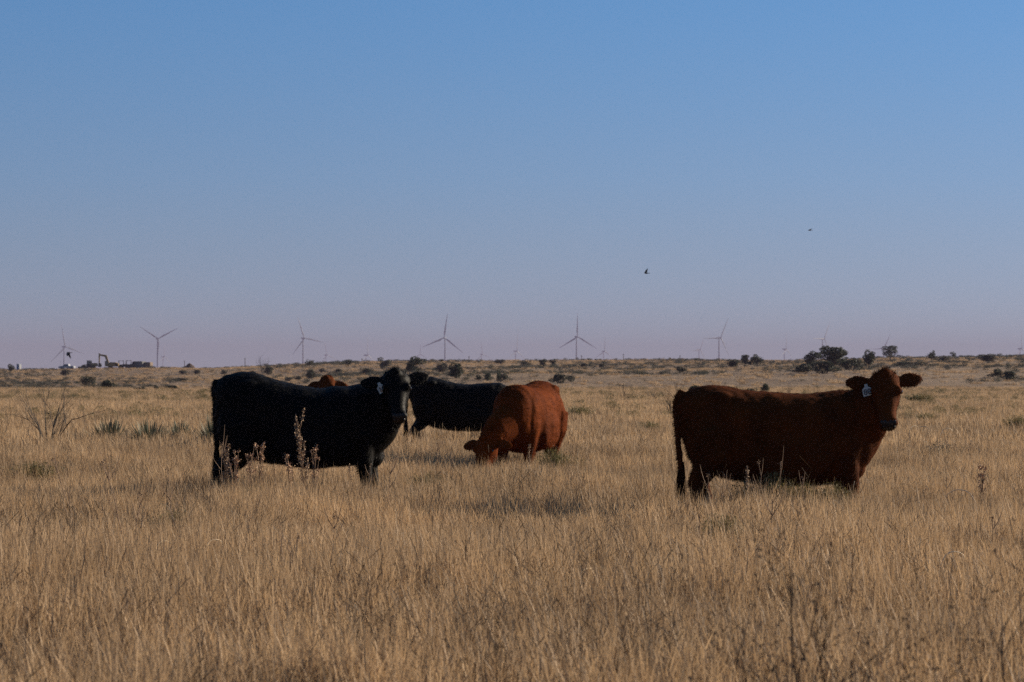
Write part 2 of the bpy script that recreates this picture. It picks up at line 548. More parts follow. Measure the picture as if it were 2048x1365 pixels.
for i in range(15, 18): srcs.append(stem_clump('c%02d' % i, 6, 0.14, 0.50, np.random.default_rng(100 + i)))
P, I, S = [], [], []
for (y0, y1, dens, i0, i1, mg) in ((7.5, 20, 30, 0, 8, 2.5), (20, 48, 22, 0, 8, 3.0), (48, 160, 4.2, 8, 12, 4), (160, 340, 0.5, 12, 15, 8)):
    x, y_ = sample_field(y0, y1, dens, mg)
    P.append(np.stack([x, y_, height(x, y_)], -1)); I.append(rng.integers(i0, i1, len(x)))
    if i1 == 8:
        wd = rng.random(len(x)) < np.clip(0.07 + 0.35 * vnoise(x / 1.9, y_ / 2.6, 51), 0.012, 0.3)
        I[-1] = np.where(wd, rng.integers(15, 18, len(x)), I[-1])
    hn = 1.0 + 0.55 * vnoise(x / 2.3, y_ / 2.3, 21) + 0.35 * vnoise(x / 0.7, y_ / 0.7, 22)
    hn = hn + 0.34 * np.exp(-((x + 1.2) / 1.5) ** 2 - ((y_ - 52.0) / 2.5) ** 2) + 0.28 * np.exp(-((x + 2.4) / 1.6) ** 2 - ((y_ - 30.0) / 1.6) ** 2) - 0.30 * np.exp(-((x - 0.2) / 1.3) ** 2 - ((y_ - 38.3) / 1.8) ** 2) - 0.16 * np.exp(-((x - 2.6) / 1.8) ** 2 - ((y_ - 26.5) / 1.5) ** 2)
    S.append(np.stack([np.full(len(x), 1.0), np.full(len(x), 1.0), hn * rng.uniform(0.8, 1.15, len(x))], -1))
P, I, S = np.concatenate(P), np.concatenate(I), np.concatenate(S)
scatter('grass', P, rng.uniform(0, 2 * math.pi, len(P)), S, I, srcs, 'dry straw coloured prairie grass covering the whole field', 'grass')


# ------------------------------------------------------------------ cattle
# local frame of a cow: +x forward, +y its left, z up, origin on the ground under the middle of the trunk
TORSO = [  # x, top, bottom, half width
    (-0.985, 1.22, 1.04, 0.09), (-0.95, 1.32, 0.93, 0.19), (-0.87, 1.385, 0.82, 0.265), (-0.74, 1.42, 0.68, 0.305),
    (-0.58, 1.425, 0.53, 0.33), (-0.38, 1.385, 0.485, 0.365), (-0.12, 1.35, 0.455, 0.405), (0.14, 1.335, 0.445, 0.415),
    (0.38, 1.35, 0.45, 0.39), (0.58, 1.375, 0.47, 0.345), (0.73, 1.365, 0.53, 0.30), (0.86, 1.30, 0.66, 0.245),
    (0.94, 1.18, 0.78, 0.185), (0.985, 1.05, 0.88, 0.10)]


def ring(c, right, up, hw, ht, hb, n=20, e=0.86):
    out = []
    for j in range(n):
        a = 2 * math.pi * j / n
        ca, sa = math.cos(a), math.sin(a)
        ca = math.copysign(abs(ca) ** e, ca); sa2 = math.copysign(abs(sa) ** e, sa)
        out.append(Vector(c) + right * (hw * ca) + up * ((ht if sa > 0 else hb) * sa2))
    return out


HEAD = [  # along the face from the poll, half width, forehead side, jaw side
    (-0.085, 0.095, 0.00, 0.11), (-0.055, 0.128, 0.035, 0.15), (0.03, 0.148, 0.066, 0.19), (0.10, 0.150, 0.072, 0.215), (0.17, 0.148, 0.064, 0.225),
    (0.26, 0.120, 0.056, 0.21), (0.35, 0.096, 0.050, 0.18), (0.43, 0.082, 0.046, 0.15), (0.50, 0.086, 0.048, 0.135),
    (0.55, 0.084, 0.038, 0.130), (0.585, 0.064, 0.010, 0.10)]


def make_cow(spec):
    """one animal: an Empty at its feet with body, fur, eyes, nostrils, hooves, tail switch and perhaps a tag"""
    rs = np.random.default_rng(spec['seed'])
    root = empty('cow', spec['loc'], spec['yaw'], spec.get('scale', 1.0))
    tag(root, spec['label'], 'cow', 'cattle grazing in the field')
    b = MB()
    X, Y, Z = Vector((1, 0, 0)), Vector((0, 1, 0)), Vector((0, 0, 1))
    rump = spec.get('rump', 0.0)
    rings = []
    for (x, t, bo, hw) in TORSO:
        t = t + rump * float(sstep(0.1, -0.7, x)) + spec.get('back', 0.0)
        bo = bo + spec.get('belly', 0.0) * float(sstep(1.0, 0.8, x) * sstep(-0.95, -0.7, x))
        zc = bo + (t - bo) * 0.52
        rings.append(ring((x, 0, zc), Y, Z, hw * spec.get('girth', 1.0), t - zc, zc - bo, 24, 0.84))
    b.loft(rings)
    for s_ in (-1, 1):
        b.ball((-0.60, s_ * 0.22, 1.30 + rump * 0.9), (0.13, 0.075, 0.07))         # hip bone
        b.ball((-0.93, s_ * 0.10, 1.22 + rump * 0.9), (0.07, 0.06, 0.07))             # pin bone
        b.ball((-0.715, s_ * 0.20, 0.93), (0.225, 0.145, 0.33))                        # thigh
        b.ball((0.62, s_ * 0.235, 0.95), (0.19, 0.095, 0.31))                          # shoulder
        b.ball((0.10, s_ * 0.30, 0.78), (0.45, 0.14, 0.30))                           # barrel
    b.ball((0.70, 0, 0.62), (0.14, 0.15, 0.13))                                       # brisket
    # legs, each in its own stance
    fr, hd = spec.get('front', (0.0, 0.0)), spec.get('hind', (0.0, 0.0))
    feet = []
    for k, s_ in enumerate((-1, 1)):
        d = fr[k]
        d += 0.04
        pts = [(0.62, s_ * 0.19, 0.86), (0.63 + 0.1 * d, s_ * 0.195, 0.66), (0.645 + 0.5 * d, s_ * 0.175, 0.40), (0.645 + 0.75 * d, s_ * 0.172, 0.33), (0.64 + 0.95 * d, s_ * 0.17, 0.14), (0.665 + d, s_ * 0.17, 0.07), (0.675 + d, s_ * 0.17, 0.02)]
        b.tube(pts, [0.16, 0.115, 0.068, 0.058, 0.050, 0.056, 0.052], 12)
        feet.append((0.685 + d, s_ * 0.17))
        d = hd[k]
        pts = [(-0.72, s_ * 0.19, 0.98), (-0.66, s_ * 0.205, 0.74), (-0.80 + 0.5 * d, s_ * 0.18, 0.56), (-0.885 + 0.8 * d, s_ * 0.17, 0.46), (-0.85 + 0.9 * d, s_ * 0.17, 0.34), (-0.82 + d, s_ * 0.17, 0.13), (-0.79 + d, s_ * 0.17, 0.06), (-0.78 + d, s_ * 0.17, 0.02)]
        b.tube(pts, [0.20, 0.175, 0.105, 0.072, 0.054, 0.050, 0.056, 0.052], 12)
        feet.append((-0.77 + d, s_ * 0.17))
    # neck along a path
    N_ = spec['neck']
    pts = [Vector(p[:3]) for p in N_]
    rings = []
    for i, p in enumerate(N_):
        t = (pts[min(i + 1, len(pts) - 1)] - pts[max(i - 1, 0)]).normalized()
        right = Z.cross(t) if abs(t.z) < 0.97 else Y
        right = right.normalized(); up = t.cross(right).normalized()
        rings.append(ring(pts[i], right, up, p[3], p[4], p[5], 20, 0.9))
    b.loft(rings)
    # head in its own frame
    yaw, pitch, roll = (R(a) for a in spec['head_dir'])
    f = Vector((math.cos(yaw) * math.cos(pitch), math.sin(yaw) * math.cos(pitch), -math.sin(pitch)))
    side = Z.cross(f).normalized()
    u = f.cross(side).normalized()
    side, u = side * math.cos(roll) + u * math.sin(roll), u * math.cos(roll) - side * math.sin(roll)
    P0 = Vector(spec['poll'])
    HL = spec.get('head_len', 0.90)
    H = lambda t, s_, w: P0 + f * (t * HL) + side * s_ + u * w
    b.loft([ring(H(t, 0, (top - jaw) / 2), side, u, hw, (top + jaw) / 2, (top + jaw) / 2, 20, 0.85) for (t, hw, top, jaw) in HEAD])
    for s_ in (-1, 1):
        b.ball(H(0.160, s_ * 0.115, 0.025), 0.043)                                    # brow and orbit
        b.ball(H(0.20, s_ * 0.075, -0.13), (0.07, 0.07, 0.09))                        # cheek
        b.ball(H(0.535, s_ * 0.050, 0.005), 0.046)                                    # nostril wing
    b.ball(H(-0.02, 0, 0.02), (0.075, 0.075, 0.075))                                   # poll
    # ears
    ear_tip = {}
    for s_, lift in ((-1, spec.get('ear_r', 0.1)), (1, spec.get('ear_l', 0.1))):
        base = H(0.03, s_ * 0.11, -0.05)
        ax = (side * s_ - f * lift - u * 0.12).normalized()
        wd = (f - ax * f.dot(ax)).normalized()
        nn = ax.cross(wd).normalized()
        er = []
        for (t, w, th) in ((0.0, 0.036, 0.032), (0.05, 0.058, 0.026), (0.105, 0.086, 0.021), (0.165, 0.090, 0.018), (0.225, 0.066, 0.016), (0.275, 0.024, 0.013)):
            er.append([base + ax * t + wd * (w * math.cos(2 * math.pi * j / 12) + 0.02 * t / 0.2) + nn * (th * math.sin(2 * math.pi * j / 12) - 0.10 * (w * math.cos(2 * math.pi * j / 12)) ** 2 / 0.08) for j in range(12)])
        b.loft(er)
        ear_tip[s_] = (base, ax, wd, nn)
    # tail
    tl = spec.get('tail', [(-0.96, 0, 1.33), (-1.03, 0, 1.24), (-1.04, 0.01, 1.0), (-1.03, 0.01, 0.75), (-1.02, 0.01, 0.60)])
    tl = [(p[0], p[1], p[2] + (rump if i < 2 else 0)) for i, p in enumerate(tl)]
    b.tube(tl, [0.055, 0.042, 0.034, 0.030, 0.027], 10)
    # weld everything into one skin
    tmp_me = b.mesh('cow_tmp')
    tmp = bpy.data.objects.new('cow_tmp', tmp_me); COL.objects.link(tmp)
    rm = tmp.modifiers.new('remesh', 'REMESH'); rm.mode = 'VOXEL'; rm.voxel_size = 0.0155
    sm = tmp.modifiers.new('smooth', 'SMOOTH'); sm.factor = 0.5; sm.iterations = 11
    dg = bpy.context.evaluated_depsgraph_get()
    me = bpy.data.meshes.new_from_object(tmp.evaluated_get(dg))
    bpy.data.objects.remove(tmp); bpy.data.meshes.remove(tmp_me)
    me.name = 'cow_body'
    me.materials.clear(); me.materials.append(M[spec['coat']]); me.materials.append(M['nose'])
    nv = len(me.vertices)
    co = np.empty(nv * 3, dtype=np.float32); me.vertices.foreach_get('co', co); co = co.reshape(-1, 3).astype(float)
    # slight folds and muscle
    no = np.empty(nv * 3, dtype=np.float32); me.vertices.foreach_get('normal', no); no = no.reshape(-1, 3)
    dsp = vnoise(co[:, 0] * 7 + co[:, 1] * 3, co[:, 2] * 6, spec['seed']) * 0.018 + vnoise(co[:, 0] * 19, co[:, 2] * 14 + co[:, 1] * 9, spec['seed'] + 3) * 0.007
    trunk_w = sstep(0.95, 0.7, co[:, 0]) * sstep(0.35, 0.6, co[:, 2])
    co = co + no * (dsp * trunk_w)[:, None]
    me.vertices.foreach_set('co', co.astype(np.float32).ravel())
    rel = co - np.array(P0)
    tt, uu, ss = rel @ np.array(f) / HL, rel @ np.array(u), rel @ np.array(side)
    isnose = (tt > 0.505 + 0.5 * np.maximum(uu - 0.0, 0)) & (tt < 0.66) & (np.abs(ss) < 0.074) & (uu > -0.072) & (uu < 0.045)
    nf = len(me.polygons)
    me.calc_loop_triangles()
    pv = np.empty(len(me.loops), dtype=np.int32); me.loops.foreach_get('vertex_index', pv)
    ls = np.empty(nf, dtype=np.int32); me.polygons.foreach_get('loop_start', ls)
    me.polygons.foreach_set('material_index', isnose[pv[ls]].astype(np.int32))
    me.polygons.foreach_set('use_smooth', np.ones(nf, dtype=bool))
    me.update()
    ba = me.attributes.new('tint', 'FLOAT', 'POINT'); ba.data.foreach_set('value', np.full(nv, 0.45, dtype=np.float32))
    body = link('body', me, root)
    # coat of short hairs
    tri = np.empty(len(me.loop_triangles) * 3, dtype=np.int32); me.loop_triangles.foreach_get('vertices', tri); tri = tri.reshape(-1, 3)
    A, B, C = co[tri[:, 0]], co[tri[:, 1]], co[tri[:, 2]]
    nn_ = np.cross(B - A, C - A); ar = np.linalg.norm(nn_, axis=1); nn_ /= np.maximum(ar, 1e-12)[:, None]
    cen = (A + B + C) / 3
    wgt = ar * (~isnose[tri[:, 0]])
    nh = spec.get('hairs', 42000)
    pick = rs.choice(len(tri), nh, p=wgt / wgt.sum())
    r1, r2 = np.sqrt(rs.random(nh)), rs.random(nh)
    root_p = A[pick] * (1 - r1)[:, None] + B[pick] * (r1 * (1 - r2))[:, None] + C[pick] * (r1 * r2)[:, None]
    n_ = nn_[pick]
    rel = root_p - np.array(P0)
    th, uh, sh = rel @ np.array(f), rel @ np.array(u), rel @ np.array(side)
    on_head = (th > -0.12) & (th < 0.62) & (np.abs(sh) < 0.42) & (np.linalg.norm(rel, axis=1) < 0.62)
    on_ear = on_head & (np.abs(sh) > 0.17) & (th < 0.14)
    flow = np.where(on_head[:, None], np.array(f)[None, :] * 0.9, np.array([-0.8, 0.0, -0.55])[None, :])
    d = flow + n_ * rs.uniform(0.22, 0.60, nh)[:, None] + rs.normal(0, 0.14, (nh, 3))
    d -= n_ * np.minimum((d * n_).sum(1) - 0.18, 0)[:, None]
    d /= np.linalg.norm(d, axis=1)[:, None]
    ln = rs.uniform(0.018, 0.046, nh) * spec.get('fur', 1.0)
    ln = np.where(on_head, ln * 0.55, ln); ln = np.where(on_ear, rs.uniform(0.02, 0.045, nh), ln)
    tuft = on_head & (th < 0.055) & (np.abs(sh) < 0.11) & (uh > -0.09)
    ln = np.where(tuft, rs.uniform(0.02, 0.055, nh), ln)
    d = np.where(tuft[:, None], -np.array(f)[None, :] * 0.8 + rs.normal(0, 0.4, (nh, 3)) + n_ * 0.4, d)
    d /= np.linalg.norm(d, axis=1)[:, None]
    wv = np.cross(d, n_ + rs.normal(0, 0.35, (nh, 3))); wv /= np.maximum(np.linalg.norm(wv, axis=1), 1e-9)[:, None]
    hw_ = rs.uniform(0.0016, 0.003, nh)[:, None]
    rp = root_p - n_ * 0.003
    V = np.stack([rp - wv * hw_, rp + wv * hw_, rp + d * ln[:, None]], 1).reshape(-1, 3)
    fur = link('fur', np_mesh('cow_fur', V, np.arange(nh * 3).reshape(-1, 3), M[spec['coat']], attr={'tint': np.repeat(rs.random(nh), 3)}), body)
    tag(fur, kind='stuff')
    # switch of long hair at the end of the tail
    tip = Vector(tl[-1]); ks = 420
    V = []
    for i in range(ks):
        a = rs.random() * 6.283; r_ = rs.random() * 0.025
        p = tip + Vector((math.cos(a) * r_, math.sin(a) * r_, rs.uniform(-0.02, 0.12)))
        q = p + Vector((math.cos(a) * rs.uniform(0, .05) - 0.01, math.sin(a) * rs.uniform(0, .05), -rs.uniform(0.18, 0.36)))
        w = Vector((rs.normal(), rs.normal(), 0)).normalized() * 0.003
        V += [p - w, p + w, q]
    link('tail_switch', np_mesh('cow_switch', np.array([tuple(v) for v in V]), np.arange(len(V)).reshape(-1, 3), M['black_coat'] if spec['coat'] == 'black_coat' else M['dark_red_coat']), root)
    # eyes, nostrils, hooves
    basis = Matrix((f, side, u)).transposed()
    for s_ in (-1, 1):
        e = MB(); e.ball(H(0.172, s_ * 0.146, 0.010), (0.024, 0.014, 0.017), 12, 9, basis); e.build('eye', M['eye'], root, True)
        e = MB(); e.ball(H(0.580, s_ * 0.050, -0.008), (0.016, 0.014, 0.022), 10, 7, basis); e.build('nostril', M['hole'], root, True)
    for (x, y_) in feet:
        e = MB()
        for s_ in (-1, 1):
            e.loft([[Vector((x + (0.055 - 0.03 * k) * math.cos(2 * math.pi * j / 10) - 0.012 * k, y_ + s_ * 0.028 + 0.026 * math.sin(2 * math.pi * j / 10), 0.0 + 0.07 * k)) for j in range(10)] for k in (0, 0.5, 1)])
        e.build('hoof', M['hoof'], root)
    # numbered tag in the ear on the cow's right
    if spec.get('tag'):
        base, ax, wd, nn = ear_tip[-1]
        face = u * 0.9 + f * -0.35                     # the tag hangs in front of the ear, facing as the face does
        face = (Vector((math.cos(yaw), math.sin(yaw), 0))).normalized()
        dn = Vector((0, 0, -1)); tilt = spec.get('tag_tilt', 0.0)
        rt = dn.cross(face).normalized()
        dn, rt = dn * math.cos(tilt) + rt * math.sin(tilt), rt * math.cos(tilt) - dn * math.sin(tilt)
        o0 = base + ax * 0.09 + face * 0.085 + dn * 0.02
        out = [(-0.014, 0), (0.014, 0), (0.017, 0.026), (0.044, 0.046), (0.046, 0.115), (-0.046, 0.115), (-0.044, 0.046), (-0.017, 0.026)]
        e = MB()
        fr_, bk = [o0 + rt * a + dn * c + face * 0.002 for a, c in out], [o0 + rt * a + dn * c - face * 0.002 for a, c in out]
        n8 = len(out)
        e.add(fr_ + bk, [tuple(range(n8)), tuple(range(2 * n8 - 1, n8 - 1, -1))] + [(i, i + n8, (i + 1) % n8 + n8, (i + 1) % n8) for i in range(n8)])
        tg = e.build('ear_tag', M['tag'], root)
        tg['label'] = 'pale plastic ear tag with a dark number'
        cu = bpy.data.curves.new('tag_text', 'FONT'); cu.body = spec['tag']; cu.size = 0.075; cu.align_x = 'CENTER'; cu.align_y = 'CENTER'; cu.offset = 0.001
        tob = bpy.data.objects.new('tag_text', cu); COL.objects.link(tob)
        dg = bpy.context.evaluated_depsgraph_get()
        tm = bpy.data.meshes.new_from_object(tob.evaluated_get(dg))
        bpy.data.objects.remove(tob)
        xv = -rt if (-rt).cross(-dn).dot(face) > 0 else rt
        mt = Matrix.Identity(4)
        for i_, vec in enumerate((xv, -dn, face)):
            for j_ in range(3): mt[j_][i_] = vec[j_]
        mt.translation = o0 + dn * 0.078 + face * 0.0035
        tm.transform(mt); tm.materials.clear(); tm.materials.append(M['ink'])
        link('number', tm, tg)
    return root


LOOK = [(0.42, 0, 1.00, 0.26, 0.33, 0.36), (0.66, -0.02, 1.07, 0.235, 0.30, 0.36), (0.82, -0.09, 1.16, 0.20, 0.255, 0.31), (0.91, -0.19, 1.27, 0.165, 0.205, 0.25), (0.955, -0.28, 1.36, 0.135, 0.16, 0.19), (0.975, -0.34, 1.41, 0.11, 0.12, 0.13)]
D_RED, D_BLK, D_GRZ, D_BK2, D_HID = 27.75, 31.6, 40.6, 54.0, 51.5

make_cow(dict(seed=1, coat='dark_red_coat', loc=on_ground(1560, D_RED), yaw=0.0, hairs=60000,
              neck=LOOK, poll=(0.975, -0.37, 1.49), head_dir=(-89, 62, 2), ear_r=0.22, ear_l=0.36, front=(0.03, -0.06), hind=(0.05, 0.16), tag='80', tag_tilt=-0.22, fur=1.0,
              tail=[(-0.94, 0, 1.35), (-1.0, -0.03, 1.26), (-1.01, -0.06, 1.0), (-0.985, -0.06, 0.75), (-0.965, -0.06, 0.56)],
              label='dark red cow on the right, standing side-on with its head turned to the camera'))
make_cow(dict(seed=2, coat='black_coat', loc=on_ground(613, D_BLK), yaw=R(-2), scale=1.035, hairs=56000, rump=0.085, girth=1.03,
              neck=[(a + 0.02 * (i_ > 1), c_, d + 0.01, e, g, h) for i_, (a, c_, d, e, g, h) in enumerate(LOOK)], poll=(0.985, -0.37, 1.475), head_dir=(-77, 60, 3), ear_r=0.12, ear_l=0.38, belly=0.06, back=0.02, front=(-0.02, 0.05), hind=(-0.05, 0.06), tag='11', tag_tilt=-0.5,
              tail=[(-0.95, 0, 1.34), (-0.99, -0.02, 1.25), (-0.97, -0.03, 1.0), (-0.96, -0.03, 0.75), (-0.96, -0.03, 0.58)],
              label='black cow on the left with a white ear tag, looking at the camera'))
make_cow(dict(seed=3, coat='red_coat', loc=on_ground(1056, D_GRZ), yaw=R(-90 - 15), hairs=42000, girth=0.95, scale=1.035,
              neck=[(0.42, 0, 0.98, 0.26, 0.34, 0.36), (0.68, -0.02, 0.95, 0.23, 0.30, 0.33), (0.92, -0.07, 0.84, 0.19, 0.24, 0.27), (1.06, -0.15, 0.77, 0.165, 0.20, 0.23), (1.13, -0.21, 0.68, 0.145, 0.16, 0.18), (1.17, -0.25, 0.62, 0.12, 0.13, 0.14)],
              poll=(1.20, -0.27, 0.63), head_dir=(-14, 66, 0), ear_r=-0.02, ear_l=0.02, front=(0.05, -0.05), hind=(0.0, 0.12),
              label='bright red cow grazing with its head down, facing the camera'))
make_cow(dict(seed=4, coat='black_coat', loc=on_ground(924, D_BK2), yaw=R(1), hairs=26000, rump=0.06,
              neck=[(0.42, 0, 0.98, 0.26, 0.34, 0.36), (0.68, 0.02, 0.95, 0.23, 0.30, 0.33), (0.94, 0.06, 0.84, 0.19, 0.24, 0.27), (1.10, 0.12, 0.68, 0.155, 0.19, 0.22), (1.18, 0.16, 0.55, 0.13, 0.15, 0.17), (1.21, 0.18, 0.47, 0.11, 0.12, 0.13)],
              poll=(1.24, 0.19, 0.46), head_dir=(14, 58, 0), front=(0.04, -0.05), hind=(0.02, -0.06),
              tail=[(-0.94, 0, 1.35), (-1.02, -0.04, 1.24), (-1.05, -0.08, 1.0), (-1.06, -0.09, 0.78), (-1.06, -0.09, 0.58)],
              label='black cow behind, partly hidden by the grazing red cow'))
make_cow(dict(seed=5, coat='dark_red_coat', loc=on_ground(655, D_HID) + Vector((0, 1.0, 0)), yaw=R(-90), hairs=20000,
              neck=[(0.42, 0, 1.00, 0.26, 0.33, 0.36), (0.70, 0, 1.08, 0.23, 0.29, 0.34), (0.90, 0, 1.20, 0.19, 0.24, 0.28), (1.04, 0, 1.33, 0.155, 0.19, 0.22), (1.12, 0, 1.42, 0.13, 0.15, 0.17), (1.15, 0, 1.45, 0.11, 0.12, 0.13)],
              poll=(1.17, 0.0, 1.43), head_dir=(0, 66, 0), ear_r=-0.22, ear_l=-0.15,
              label='red cow whose poll and ears peek over the back of the black cow'))


# ------------------------------------------------------------------ plants of the field
def twigs(mb, rs, p, d, length, rad, depth, spread=0.5, n=4, kids=(2, 3), leafs=None, gravity=0.0):
    """a tapered, slightly crooked limb with limbs of its own"""
    pts = [p]; k = 4
    for i in range(k):
        d = (d + Vector((rs.normal(0, 0.12), rs.normal(0, 0.12), rs.normal(0, 0.08) - gravity))).normalized()
        pts.append(pts[-1] + d * length / k)
    mb.tube(pts, [rad * (1 - 0.55 * i / k) for i in range(k + 1)], n)
    if depth <= 0:
        if leafs is not None: leafs.append(pts[-1]); leafs.append(pts[-2])
        return
    for c in range(rs.integers(kids[0], kids[1] + 1)):
        q = pts[rs.integers(2, k + 1)]
        dd = (d + Vector((rs.normal(0, spread), rs.normal(0, spread), rs.normal(0.1, spread * 0.6)))).normalized()
        twigs(mb, rs, q, dd, length * rs.uniform(0.5, 0.8), rad * 0.5, depth - 1, spread, max(3, n - 1), kids, leafs, gravity)


def leaf_cards(points, size, rs, tint_lo=0.0, tint_hi=1.0, flat=0.0):
    n = len(points)
    P_ = np.asarray(points)
    a = rs.normal(size=(n, 3)); a /= np.linalg.norm(a, axis=1)[:, None]
    b_ = rs.normal(size=(n, 3)); b_ -= a * (a * b_).sum(1)[:, None]; b_ /= np.linalg.norm(b_, axis=1)[:, None]
    s1 = size * rs.uniform(0.6, 1.3, n)[:, None]; s2 = s1 * rs.uniform(0.45, 0.8, n)[:, None]
    V = np.stack([P_ - a * s1, P_ - b_ * s2, P_ + a * s1, P_ + b_ * s2], 1).reshape(-1, 3)
    T = np.repeat(rs.uniform(tint_lo, tint_hi, n), 4)
    return V, np.arange(4 * n).reshape(-1, 4), T


def crown_points(rs, lobes, n):
    P_ = []
    w = np.array([l[1][0] * l[1][1] * l[1][2] for l in lobes]); w = w / w.sum()
    for i in rs.choice(len(lobes), n, p=w):
        c, r_ = lobes[i]
        v = rs.normal(size=3); v /= np.linalg.norm(v)
        P_.append(np.array(c) + v * np.array(r_) * rs.uniform(0.45, 1.0) ** 0.6)
    P_ = np.array(P_)
    return P_[P_[:, 2] > 0.0]


BUSH, TREE, BARE = [], [], []
for k in range(5):          # unit shrubs: one wide, one tall
    rs = np.random.default_rng(300 + k)
    lobes = []
    for i in range(rs.integers(7, 11)):
        a = rs.random() * 6.283; r_ = rs.uniform(0, 0.32)
        lobes.append(((r_ * math.cos(a), r_ * math.sin(a), rs.uniform(0.22, 0.70) * (1 - 0.8 * r_)), (rs.uniform(0.13, 0.24), rs.uniform(0.13, 0.24), rs.uniform(0.14, 0.28))))
    pts = crown_points(rs, lobes, 1500)
    V, F, T = leaf_cards(pts, 0.036, rs)
    mb = MB()
    for i in range(4):
        d = Vector((rs.normal(0, 0.5), rs.normal(0, 0.5), 1)).normalized()
        twigs(mb, rs, Vector((rs.normal(0, 0.03), rs.normal(0, 0.03), -0.05)), d, 0.5, 0.025, 2, 0.5, 4)
    V = (V - [np.median(V[:, 0]), np.median(V[:, 1]), 0]) / [np.ptp(V[:, 0]), np.ptp(V[:, 0]), V[:, 2].max()]
    BUSH.append((V, F, T, mb.mesh('shrub_stems')))
for k in range(5):          # unit trees
    rs = np.random.default_rng(400 + k)
    mb = MB(); ends = []
    twigs(mb, rs, Vector((0, 0, -0.04)), Vector((rs.normal(0, 0.1), rs.normal(0, 0.1), 1)), 0.34, 0.045, 0, n=7)
    for i in range(5):
        a = i * 1.257 + rs.random()
        twigs(mb, rs, Vector((0, 0, 0.20 + 0.03 * i)), Vector((math.cos(a) * 0.8, math.sin(a) * 0.8, 0.8)).normalized(), 0.33, 0.026, 2, 0.5, 5, leafs=ends)
    lobes = []
    for i in range(11):
        a = rs.random() * 6.283; r_ = rs.uniform(0.02, 0.36)
        lobes.append(((r_ * math.cos(a), r_ * math.sin(a), rs.uniform(0.34, 0.85) - 0.25 * r_), (rs.uniform(0.13, 0.22), rs.uniform(0.13, 0.22), rs.uniform(0.11, 0.20))))
    pts = crown_points(rs, lobes, 2000)
    V, F, T = leaf_cards(pts, 0.034, rs)
    V = V / [np.ptp(V[:, 0]), np.ptp(V[:, 0]), V[:, 2].max()]
    TREE.append((V, F, T, mb.mesh('tree_limbs')))
for k in range(4):          # unit bare shrubs
    rs = np.random.default_rng(500 + k)
    mb = MB()
    for i in range(7):
        a = rs.random() * 6.283; t = rs.uniform(0.2, 0.6)
        twigs(mb, rs, Vector((0.06 * math.cos(a), 0.06 * math.sin(a), -0.03)), Vector((t * math.cos(a), t * math.sin(a), 1)).normalized(), rs.uniform(0.4, 0.62), 0.013, 3, 0.42, 4, (2, 3))
    BARE.append(mb.mesh('bare_twigs'))
_leafcache = {}


def leafy(kind, k, px, base_y, w, h, label, cat, mat='leaf', Y=None, thin=1.0, group=None, rz=None):
    """a shrub or tree standing where the picture point (px, base_y) meets the ground; w, h its size in that picture"""
    V, F, T, stems = (BUSH if kind == 'shrub' else TREE)[k]
    p = ground_hit(px, base_y) if Y is None else on_ground(px, Y)
    sc = p.y / FPX
    root = empty('shrub' if kind == 'shrub' else 'tree', p, rz if rz is not None else (px * 0.37) % 6.28, (w * sc * 1.12, w * sc * 1.12, h * sc * 1.08))
    tag(root, label, cat, group)
    key = (kind, k, mat, thin)
    if key not in _leafcache:
        m_ = int(len(F) * thin)
        _leafcache[key] = np_mesh(kind + '_crown', V[:4 * m_], F[:m_], M[mat], attr={'tint': T[:4 * m_]})
    link('crown', _leafcache[key], root)
    if not stems.materials: stems.materials.append(M['bark'])
    link('trunk' if kind == 'tree' else 'stem', stems, root)
    return root


def bare(k, px, base_y, w, h, label, Y=None, mat='twig', group=None):
    p = ground_hit(px, base_y) if Y is None else on_ground(px, Y)
    sc = p.y / FPX
    me = BARE[k]
    if not me.materials: me.materials.append(M['twig'])
    o = link('bare_shrub', me, None, p)
    o.rotation_euler = (0, 0, (px * 0.61) % 6.28); o.scale = (w * sc * 1.1, w * sc * 1.1, h * sc * 1.15)
    return tag(o, label, 'shrub', group)


# trees and shrubs of the ridge, left to right
leafy('shrub', 0, 22, 744, 20, 15, 'dark green shrub on the skyline left of the portable toilet', 'shrub')
leafy('shrub', 1, 130, 752, 22, 11, 'grey brushy shrub just below the white pickup truck', 'shrub', 'grey_leaf')
leafy('shrub', 2, 176, 774, 26, 22, 'dark round shrub on the left slope below the wheel loader', 'shrub')
leafy('shrub', 3, 215, 780, 29, 19, 'dark round shrub on the left slope below the excavator', 'shrub')
leafy('shrub', 4, 281, 785, 29, 10, 'low wide dark shrub, first of three in a row on the left flat', 'shrub')
leafy('shrub', 0, 312, 784, 15, 13, 'small round dark shrub, second of three in a row on the left flat', 'shrub')
leafy('shrub', 1, 345, 783, 27, 11, 'low wide dark shrub, third of three in a row on the left flat', 'shrub')
leafy('shrub', 2, 362, 764, 22, 8, 'flat dark shrub on the slope below the dirt mound', 'shrub')
leafy('shrub', 3, 366, 749, 18, 8, 'small grey shrub directly under the dirt mound', 'shrub', 'grey_leaf')
leafy('shrub', 4, 394, 749, 14, 8, 'small dark shrub right of the dirt mound', 'shrub')
leafy('shrub', 0, 448, 750, 18, 9, 'grey green shrub above the rump of the left black cow', 'shrub', 'grey_leaf')
leafy('shrub', 1, 537, 750, 20, 15, 'dark shrub at the foot of the bare skyline tree', 'shrub')
leafy('shrub', 2, 576, 763, 14, 9, 'small grey green shrub over the back of the left black cow', 'shrub', 'grey_leaf')
leafy('shrub', 3, 597, 762, 15, 9, 'small grey green shrub left of the hidden red cow', 'shrub', 'grey_leaf')
leafy('shrub', 4, 621, 758, 19, 19, 'upright grey green shrub beside the poll of the hidden red cow', 'shrub')
leafy('tree', 0, 619, 735, 20, 15, 'small sparse tree on the skyline beside a turbine tower', 'tree', 'leaf', thin=0.45)
